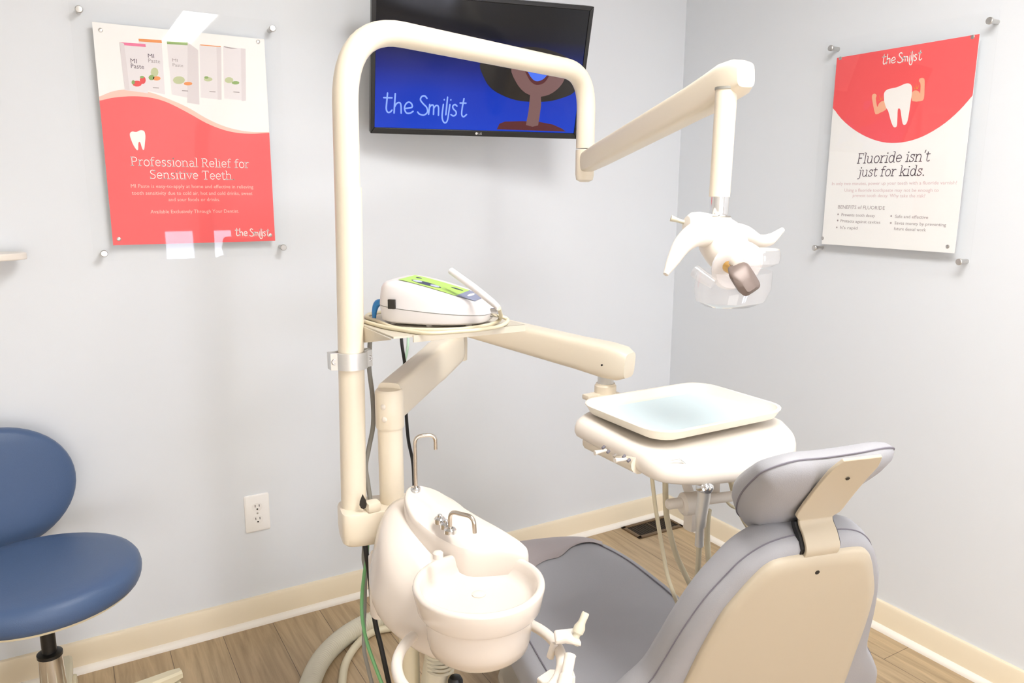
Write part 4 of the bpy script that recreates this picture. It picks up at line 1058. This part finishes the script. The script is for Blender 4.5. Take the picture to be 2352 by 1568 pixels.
t = thing('saliva_ejector', 'slim white saliva ejector valve leaning in the upper holder', 'suction tip', at(1318, 1472, 1.36))
q0, q1 = at(1316, 1478, 1.362), at(1346, 1406, 1.372); ax_ = (q1 - q0); L_ = ax_.length
mb = MB(); mb.lathe([(.0105, 0), (.0105, L_ * .14), (.0065, L_ * .18), (.0065, L_ * .30), (.0098, L_ * .36), (.0105, L_ * .52), (.0072, L_ * .66), (.0066, L_ * .72), (.0068, L_ * .97), (.0055, L_)], q0, ax_, 22); mb.build('valve_body', HOSEG, t)
MB().lathe([(.004, L_), (.004, L_ * 1.004)], q0, ax_, 14).build('tip_opening', GREYC, t)
t = thing('suction_handpiece', 'white suction handpiece with dark open end in the lower holder', 'suction tip', at(1296, 1580, 1.31))
q0, q1 = at(1293, 1595, 1.265), at(1310, 1503, 1.312); ax_ = (q1 - q0); L_ = ax_.length
mb = MB(); mb.lathe([(.0125, 0), (.0125, L_ * .45), (.0098, L_ * .50), (.0098, L_ * .96), (.0105, L_ * .985), (.0085, L_), (.007, L_ * .98), (.007, L_ * .86)], q0, ax_, 24); mb.build('barrel', WHITE, t)
MB().lathe([(.0074, L_ * .975), (.001, L_ * .976)], q0, ax_, 16).build('bore', DARK, t)

# ------------------------------------------------------------------ hoses and cables
def ribbed(name, label, pts, r, amp, pitch, m):
    P_, _ = spline([Vector(p) for p in pts], 40)
    acc, rr, o = 0, [], []
    Lt = sum((b - a).length for a, b in zip(P_[:-1], P_[1:])); n_ = int(Lt / (pitch / 3)); j = 0; acc = 0
    for i in range(n_ + 1):
        d_ = Lt * i / n_
        while j < len(P_) - 2 and acc + (P_[j + 1] - P_[j]).length < d_: acc += (P_[j + 1] - P_[j]).length; j += 1
        sg = (P_[j + 1] - P_[j]); o.append(P_[j] + sg * min(1, (d_ - acc) / max(sg.length, 1e-6))); rr.append(r + (amp if i % 3 == 1 else 0))
    mb = MB(); mb.tube(o, rr, 18); return tag(mb.build(name, m, None, 70), label, 'hose')
ribbed('corrugated_hose', 'thick beige corrugated floor hose curving behind the rinse basin', [atz(698, 1640, .033), atz(712, 1570, .033), atz(738, 1515, .033), atz(780, 1470, .033), atz(830, 1437, .033), atz(880, 1418, .033), atz(960, 1398, .033)], .029, .002, .0085, HOSEG)
hose('smooth_hose', 'thin smooth beige hose on floor inside the curve of the corrugated hose', [atz(786, 1630, .013), atz(786, 1568, .013), atz(795, 1520, .013), atz(822, 1478, .013), atz(856, 1451, .013), atz(905, 1440, .013)], .0125, HOSEM)
hose('grey_cable', 'grey cable hanging between the pole and the delivery post', [at(851, 770, 1.72), at(849, 800, 1.72), at(848, 845, 1.72), at(856, 915, 1.72), at(857, 975, 1.72), at(847, 1030, 1.72), at(840, 1070, 1.72), at(845, 1110, 1.72), at(853, 1165, 1.72), at(856, 1200, 1.72)], .0052, GREYC, 'cable')
hose('black_cable', 'thin black cable hanging behind the jointed arm and tall spout', [at(921, 755, 1.95), at(923, 790, 1.95), at(930, 840, 1.96), at(932, 900, 1.96), at(933, 950, 1.94), at(938, 1010, 1.90), at(948, 1060, 1.86), at(951, 1110, 1.84), at(952, 1160, 1.84)], .0042, RUBB, 'cable')
hose('green_tube', 'pale green tube hanging right of the black cable under the shelf', [at(938, 755, 2.0), at(936, 800, 2.0), at(926, 845, 2.0), at(921, 880, 2.0), at(918, 930, 2.0), at(912, 1000, 1.98)], .0036, mat('pale_green_tube', (190, 224, 200), .3), 'tube')
hose('black_cable', 'black flat cable dropping from the mounting block to the floor', [at(838, 1240, 1.68), at(842, 1275, 1.68), at(850, 1330, 1.70), at(856, 1390, 1.72), at(864, 1440, 1.73), at(874, 1480, 1.73), at(884, 1525, 1.73), at(898, 1590, 1.74)], .0056, RUBB, 'cable')
hose('green_tube', 'bright green tube hanging below the mounting block past the baseboard', [at(845, 1240, 1.74), at(842, 1285, 1.74), at(837, 1315, 1.74), at(832, 1360, 1.74), at(831, 1405, 1.74), at(836, 1445, 1.73), at(846, 1485, 1.72), at(862, 1530, 1.72), at(885, 1590, 1.72)], .0040, GREEN, 'tube')
hose('grey_cable', 'loose grey cable loop hanging near the floor beside the green tube', [at(836, 1250, 1.76), at(835, 1285, 1.76), at(839, 1310, 1.76), at(838, 1380, 1.80), at(836, 1440, 1.78), at(836, 1490, 1.78), at(842, 1520, 1.78), at(852, 1560, 1.79), at(862, 1600, 1.80)], .0045, GREYC, 'cable')

# ------------------------------------------------------------------ dental chair
CT = Vector((-1.206, -1.700, .832)); th = R(14)
ce = Vector((math.cos(th), -math.sin(th), 0)); cf = Vector((math.sin(th), math.cos(th), 0))
ln = R(20)
cd = cf * math.sin(ln) - ZT * math.cos(ln); cr_ = cf * math.cos(ln) + ZT * math.sin(ln)
t = thing('dental_chair', 'grey vinyl dental chair with beige back shell and tilted headrest', 'dental chair', Vector((CT.x, CT.y, 0)) + cf * .62)
def bp_(u, s_, off): return CT + ce * u + cd * s_ + cr_ * off
def sym(half): return [(u, v) for u, v in half] + [(-u, v) for u, v in reversed(half) if abs(u) > 1e-6]
BO = sym([(0, -.022), (.055, -.020), (.095, -.008), (.128, .018), (.152, .055), (.178, .105), (.203, .18), (.222, .26), (.238, .315), (.270, .36), (.305, .42), (.318, .50), (.295, .57), (.2, .60), (0, .61)])
bo = closed_spline([(u, s_, 0) for u, s_ in BO], 4)
def bring(k, off, dc=0.0):
    return [bp_(p.x * (1 - (1 - k) * .9), .29 + (p.y - .29) * k, off + dc * (1 - abs(p.x) / .32)) for p in bo]
def inset(d_, off, dip=0.0):
    o = []
    n_ = len(bo)
    for i, p in enumerate(bo):
        tg = (bo[(i + 1) % n_] - bo[i - 1]).normalized(); nr = Vector((-tg.y, tg.x, 0))
        c_ = Vector((0, .29, 0))
        if (c_ - p).dot(nr) < 0: nr = -nr
        q_ = p + nr * d_; o.append(bp_(q_.x, q_.y, off))
    return o
mb = MB(); mb.loft([inset(.030, .006), inset(.012, .008), inset(.002, .018), inset(.000, .030), inset(-.004, .048), inset(-.002, .066), inset(.010, .084), inset(.026, .094), bring(.80, .092), bring(.62, .076), bring(.3, .066)])
mb.build('backrest', GREYV, t, angle=70)
mb = MB(); sm_ = inset(-.0008, .031); mb.tube(sm_ + [sm_[0]], .0013, 6); mb.build('backrest_seam', GREYD, t)
SO = sym([(0, -.002), (.070, .000), (.098, .009), (.118, .034), (.139, .074), (.158, .12), (.174, .20), (.186, .30), (.197, .40), (.195, .50), (.15, .57), (0, .58)])
so = closed_spline([(u, s_, 0) for u, s_ in SO], 4)
def sring(k, off): return [bp_(p.x * k, .28 + (p.y - .28) * k, off - .0 + .035 * (abs(p.x) / .2) ** 2 * 0) for p in so]
mb = MB(); mb.loft([sring(.96, .014), sring(1.0, .010), sring(1.0, .002), sring(.985, -.003), sring(.9, -.006), sring(.5, -.010), sring(.2, -.011)])
shell = mb.build('back_shell', SHELLM, t, angle=60)
MB().lathe([(.0042, 0), (.0042, .0015), (.001, .0018)], bp_(0, .034, -.006), -cr_, 12).build('screw_hole', DARK, shell)
# headrest bracket: bent strap widening into a plate
def mp(f_, z_, u=0): return Vector((CT.x, CT.y, 0)) + cf * f_ + ce * u + ZT * z_
prof, _ = spline([Vector((.026, .790, 0)), Vector((.009, .824, 0)), Vector((-.001, .845, 0)), Vector((.008, .866, 0)), Vector((.022, .884, 0)), Vector((.017, .902, 0)), Vector((-.022, .962, 0)), Vector((-.0715, 1.030, 0))], 6)
def strip(hwf, off0, off1, p_):
    rings = []
    for i, p in enumerate(p_):
        a_ = p_[max(0, i - 1)]; b_ = p_[min(len(p_) - 1, i + 1)]; tg = (b_ - a_).normalized(); nf = (tg.y, -tg.x)   # toward +f
        w_ = hwf(i / (len(p_) - 1))
        rings.append([mp(p.x + nf[0] * o_, p.y + nf[1] * o_, u) for u, o_ in ((-w_, off0), (w_, off0), (w_, off1), (-w_, off1))])
    return rings
def hw_(k): 
    if k < .66: return .0335
    if k < .72: return .0335 + (.0455 - .0335) * (k - .66) / .06
    if k > .96: return .0455 - .010 * (k - .96) / .04
    return .0455
mb = MB(); mb.loft(strip(hw_, -.004, .002, prof)); br_ = mb.build('headrest_bracket', SHELLM, t, bevel=.0015)
mb = MB(); mb.loft(strip(lambda k: .0385, .0022, .012, prof[:len(prof) * 5 // 8])); mb.build('bracket_liner', BLACK, br_)
hv = (cf * -.589 + ZT * .808); hn = (cf * .808 + ZT * .589); hb = mp(.028, .892)
for v_ in (.118, .012):
    MB().lathe([(.0035, 0), (.0035, .001), (.001, .0012)], hb + hv * v_ - hn * .0042, -hn, 12).build('screw_hole', DARK, br_)
HO = [(-.128, .072), (-.124, .104), (-.086, .130), (-.030, .129), (.030, .134), (.078, .143), (.102, .134), (.098, .105), (.078, .055), (.055, -.010), (.036, -.070), (.006, -.124), (-.034, -.130), (-.074, -.092), (-.104, -.035), (-.122, .020)]
ho = closed_spline([(u, v, 0) for u, v in HO], 5)
hc = Vector((-.018, .03, 0))
def hring(k, off, dome=0):
    o = []
    for p in ho:
        q_ = hc + (p - hc) * k
        o.append(hb + ce * q_.x + hv * q_.y + hn * (off * (1 - .9 * (q_.y / .14) * .5) + dome * abs(q_.x - hc.x) / .14))
    return o
mb = MB(); mb.loft([hring(.45, .006), hring(.80, .012), hring(.93, .026), hring(.985, .042), hring(1.0, .054), hring(1.0, .062), hring(.975, .076), hring(.91, .087), hring(.80, .092), hring(.5, .088), hring(.2, .085)])
hr = mb.build('headrest', GREYV, t, angle=70)
mb = MB(); o_ = hring(1.004, .053); mb.tube(o_ + [o_[0]], .0016, 6); mb.build('headrest_seam', GREYD, hr)
# seat with rounded foot end
def sp_(u, f_, z_): return Vector((CT.x, CT.y, 0)) + ce * u + cf * f_ + ZT * z_
SE = [(.150, .20), (.162, .45), (.164, .70), (.148, .86), (.128, .98), (.095, 1.08), (.045, 1.175), (-.03, 1.235), (-.115, 1.255), (-.20, 1.235), (-.28, 1.16), (-.33, 1.02), (-.345, .80), (-.345, .45), (-.33, .20), (-.1, .15)]
se = closed_spline([(u, f_, 0) for u, f_ in SE], 5); sc_ = Vector((-.09, .68, 0))
def seat_z(p): # slight crown, tail dropping to the toe
    return .350 - .050 * max(0, (p.y - 1.05) / .2) ** 2 + .02 * max(0, (.35 - p.y) / .2)
def ering(k, dz, grow=0):
    o = []
    for p in se:
        q_ = sc_ + (p - sc_) * k
        o.append(sp_(q_.x, q_.y, seat_z(q_) + dz + grow))
    return o
mb = MB(); mb.loft([ering(.90, -.115), ering(.97, -.105), ering(1.0, -.075), ering(1.0, -.045), ering(.985, -.022), ering(.955, -.010), ering(.91, -.004), ering(.85, -.002), ering(.70, .001), ering(.45, .003), ering(.2, .003)])
mb.build('seat', GREYV, t, angle=70)
mb = MB(); sl_ = [p for p in ering(.865, -.0005)]; mb.tube(sl_ + [sl_[0]], .0018, 6); mb.build('seat_seam', GREYD, t)
# translucent-grey toe cover over the foot end
fo = [p for p in se if p.y > 1.02 + .42 * (p.x + .1)]
# order along the toe from right to left
i0 = min(range(len(se)), key=lambda i: (se[i] - fo[0]).length)
def toe(k, dz):
    o = []
    for i, p in enumerate(fo):
        w = min(1.0, i / (len(fo) * .45)); w = w * w * (3 - 2 * w)
        kk = k if k > .86 else .86 - (.86 - k) * w
        q_ = sc_ + (p - sc_) * kk; o.append(sp_(q_.x, q_.y, seat_z(q_) + dz + .003))
    return o
mb = MB(); mb.loft([toe(1.006, -.105), toe(1.008, -.070), toe(1.008, -.042), toe(.992, -.019), toe(.962, -.008), toe(.93, -.003), toe(.90, -.001), toe(.87, .0), toe(.83, .001), toe(.79, .0015), toe(.765, .0015), toe(.70, .0018), toe(.63, .0018), toe(.56, .0018)], closed=False)
tce = mb.build('toe_cover', mat('taupe_cover_vinyl', (176, 166, 166), .45), t, angle=70)
so_ = tce.modifiers.new('thickness', 'SOLIDIFY'); so_.thickness = .002
# lift column and floor plate
mb = MB(); mb.loft([[sp_(-.09 + a, .62 + b, z_) for a, b in rrect(0, 0, .24 * k, .34 * k, .05)] for z_, k in ((.03, 1.1), (.12, 1.0), (.26, .95))]); mb.build('lift_column', SHELLM, t)
mb = MB(); mb.loft([[sp_(-.09 + a, .62 + b, z_) for a, b in rrect(0, 0, .42 * k, .80 * k, .08)] for z_, k in ((0, 1), (.022, 1), (.032, .96))]); mb.build('floor_plate', SHELLM, t)

# ------------------------------------------------------------------ operator stool
SC = Vector((-2.377, -.415, 0)); ZS = .530
t = thing('operator_stool', 'blue vinyl rolling stool with round backrest by the back wall', 'stool', SC)
BASEP = mat('beige_base_plastic', (224, 214, 184), .45)
def ell(k, z_, dk=0): return [Vector((SC.x + .222 * k * math.cos(2 * PI * i / 48), SC.y + .218 * k * math.sin(2 * PI * i / 48), z_)) for i in range(48)]
mb = MB(); mb.loft([ell(.93, ZS - .062), ell(.965, ZS - .058), ell(.99, ZS - .045), ell(1.0, ZS - .028), ell(.985, ZS - .012), ell(.95, ZS - .001), ell(.88, ZS + .006), ell(.7, ZS + .010), ell(.3, ZS + .011)]); mb.build('seat', BLUEV, t, angle=70)
mb = MB(); mb.loft([ell(.93, ZS - .067), ell(.937, ZS - .060)]); mb.build('seat_pan', BASEP, t)
mb = MB(); mb.tube([SC + ZT * (ZS - .07), SC + ZT * .30], .0165, 20); mb.build('gas_rod', BLACK, t)
mb = MB(); mb.lathe([(.0285, .300), (.0285, .308), (.020, .311)], SC, ZT, 24); mb.build('rod_collar', BLACK, t)
mb = MB(); mb.lathe([(.030, .09), (.027, .30)], SC, ZT, 24); mb.build('chrome_cylinder', CHROME, t)
mb = MB(); mb.lathe([(.045, .075), (.045, .11), (.034, .125)], SC, ZT, 24); hub = mb.build('base_hub', BASEP, t)
for i in range(5):
    a_ = R(14 + 72 * i); dr = Vector((math.cos(a_), math.sin(a_), 0)); sd_ = Vector((-dr.y, dr.x, 0))
    mb = MB(); rings = []
    for k, w_, h0, h1 in ((.03, .026, .088, .130), (.16, .022, .092, .126), (.28, .018, .097, .120), (.305, .014, .099, .118)):
        rings.append([SC + dr * k + sd_ * w_ + ZT * h0, SC + dr * k + sd_ * w_ + ZT * (h1 - .006), SC + dr * k + sd_ * (w_ - .006) + ZT * h1, SC + dr * k - sd_ * (w_ - .006) + ZT * h1, SC + dr * k - sd_ * w_ + ZT * (h1 - .006), SC + dr * k - sd_ * w_ + ZT * h0])
    mb.loft(rings); lg = mb.build('base_leg', BASEP, t)
    mb = MB(); c = SC + dr * .285
    for s_ in (-1, 1): mb.lathe([(.012, -.008), (.0265, -.006), (.0285, 0), (.0265, .006), (.012, .008)], c + sd_ * (.014 * s_) + dr * .012 + ZT * .0285, sd_, 22)
    mb.box(c + dr * .006 + ZT * .06, (.02, .02, .05), Matrix.Rotation(a_, 3, 'Z'), bevel=.004)
    mb.build('caster', BASEP, lg)
BKC = at(-8, 1128, 2.03)
bn = Vector((SC.x - BKC.x, SC.y - BKC.y, 0)).normalized(); bn = (bn + ZT * .12).normalized(); bu = ZT.cross(bn).normalized() * 1; bv = bn.cross(bu)
def bell(k, off): return [BKC + bu * (.192 * k * math.cos(2 * PI * i / 48)) + bv * (.168 * k * math.sin(2 * PI * i / 48)) + bn * off for i in range(48)]
mb = MB(); mb.loft([bell(.85, -.030), bell(.95, -.026), bell(1.0, -.010), bell(1.0, .004), bell(.97, .016), bell(.90, .023), bell(.7, .026), bell(.3, .024)]); mb.build('backrest', BLUEV, t, angle=70)
mb = MB(); mb.tube([SC + ZT * (ZS - .078) + Vector((-.03, .02, 0)), Vector((BKC.x * .7 + SC.x * .3, BKC.y * .55 + SC.y * .45, ZS - .085)), Vector((BKC.x - .02, -.055, ZS - .03)), BKC - bn * .034], [.014] * 4, 12, smooth=5); mb.build('back_support_bar', METAL, t)
mb = MB(); mb.tube([at(40, 1432, 2.0), at(20, 1450, 2.0), at(-30, 1480, 2.0)], [.008, .012, .012], 10); mb.box(at(8, 1446, 2.0), (.03, .02, .035), bevel=.004); mb.build('height_lever', BLACK, t)
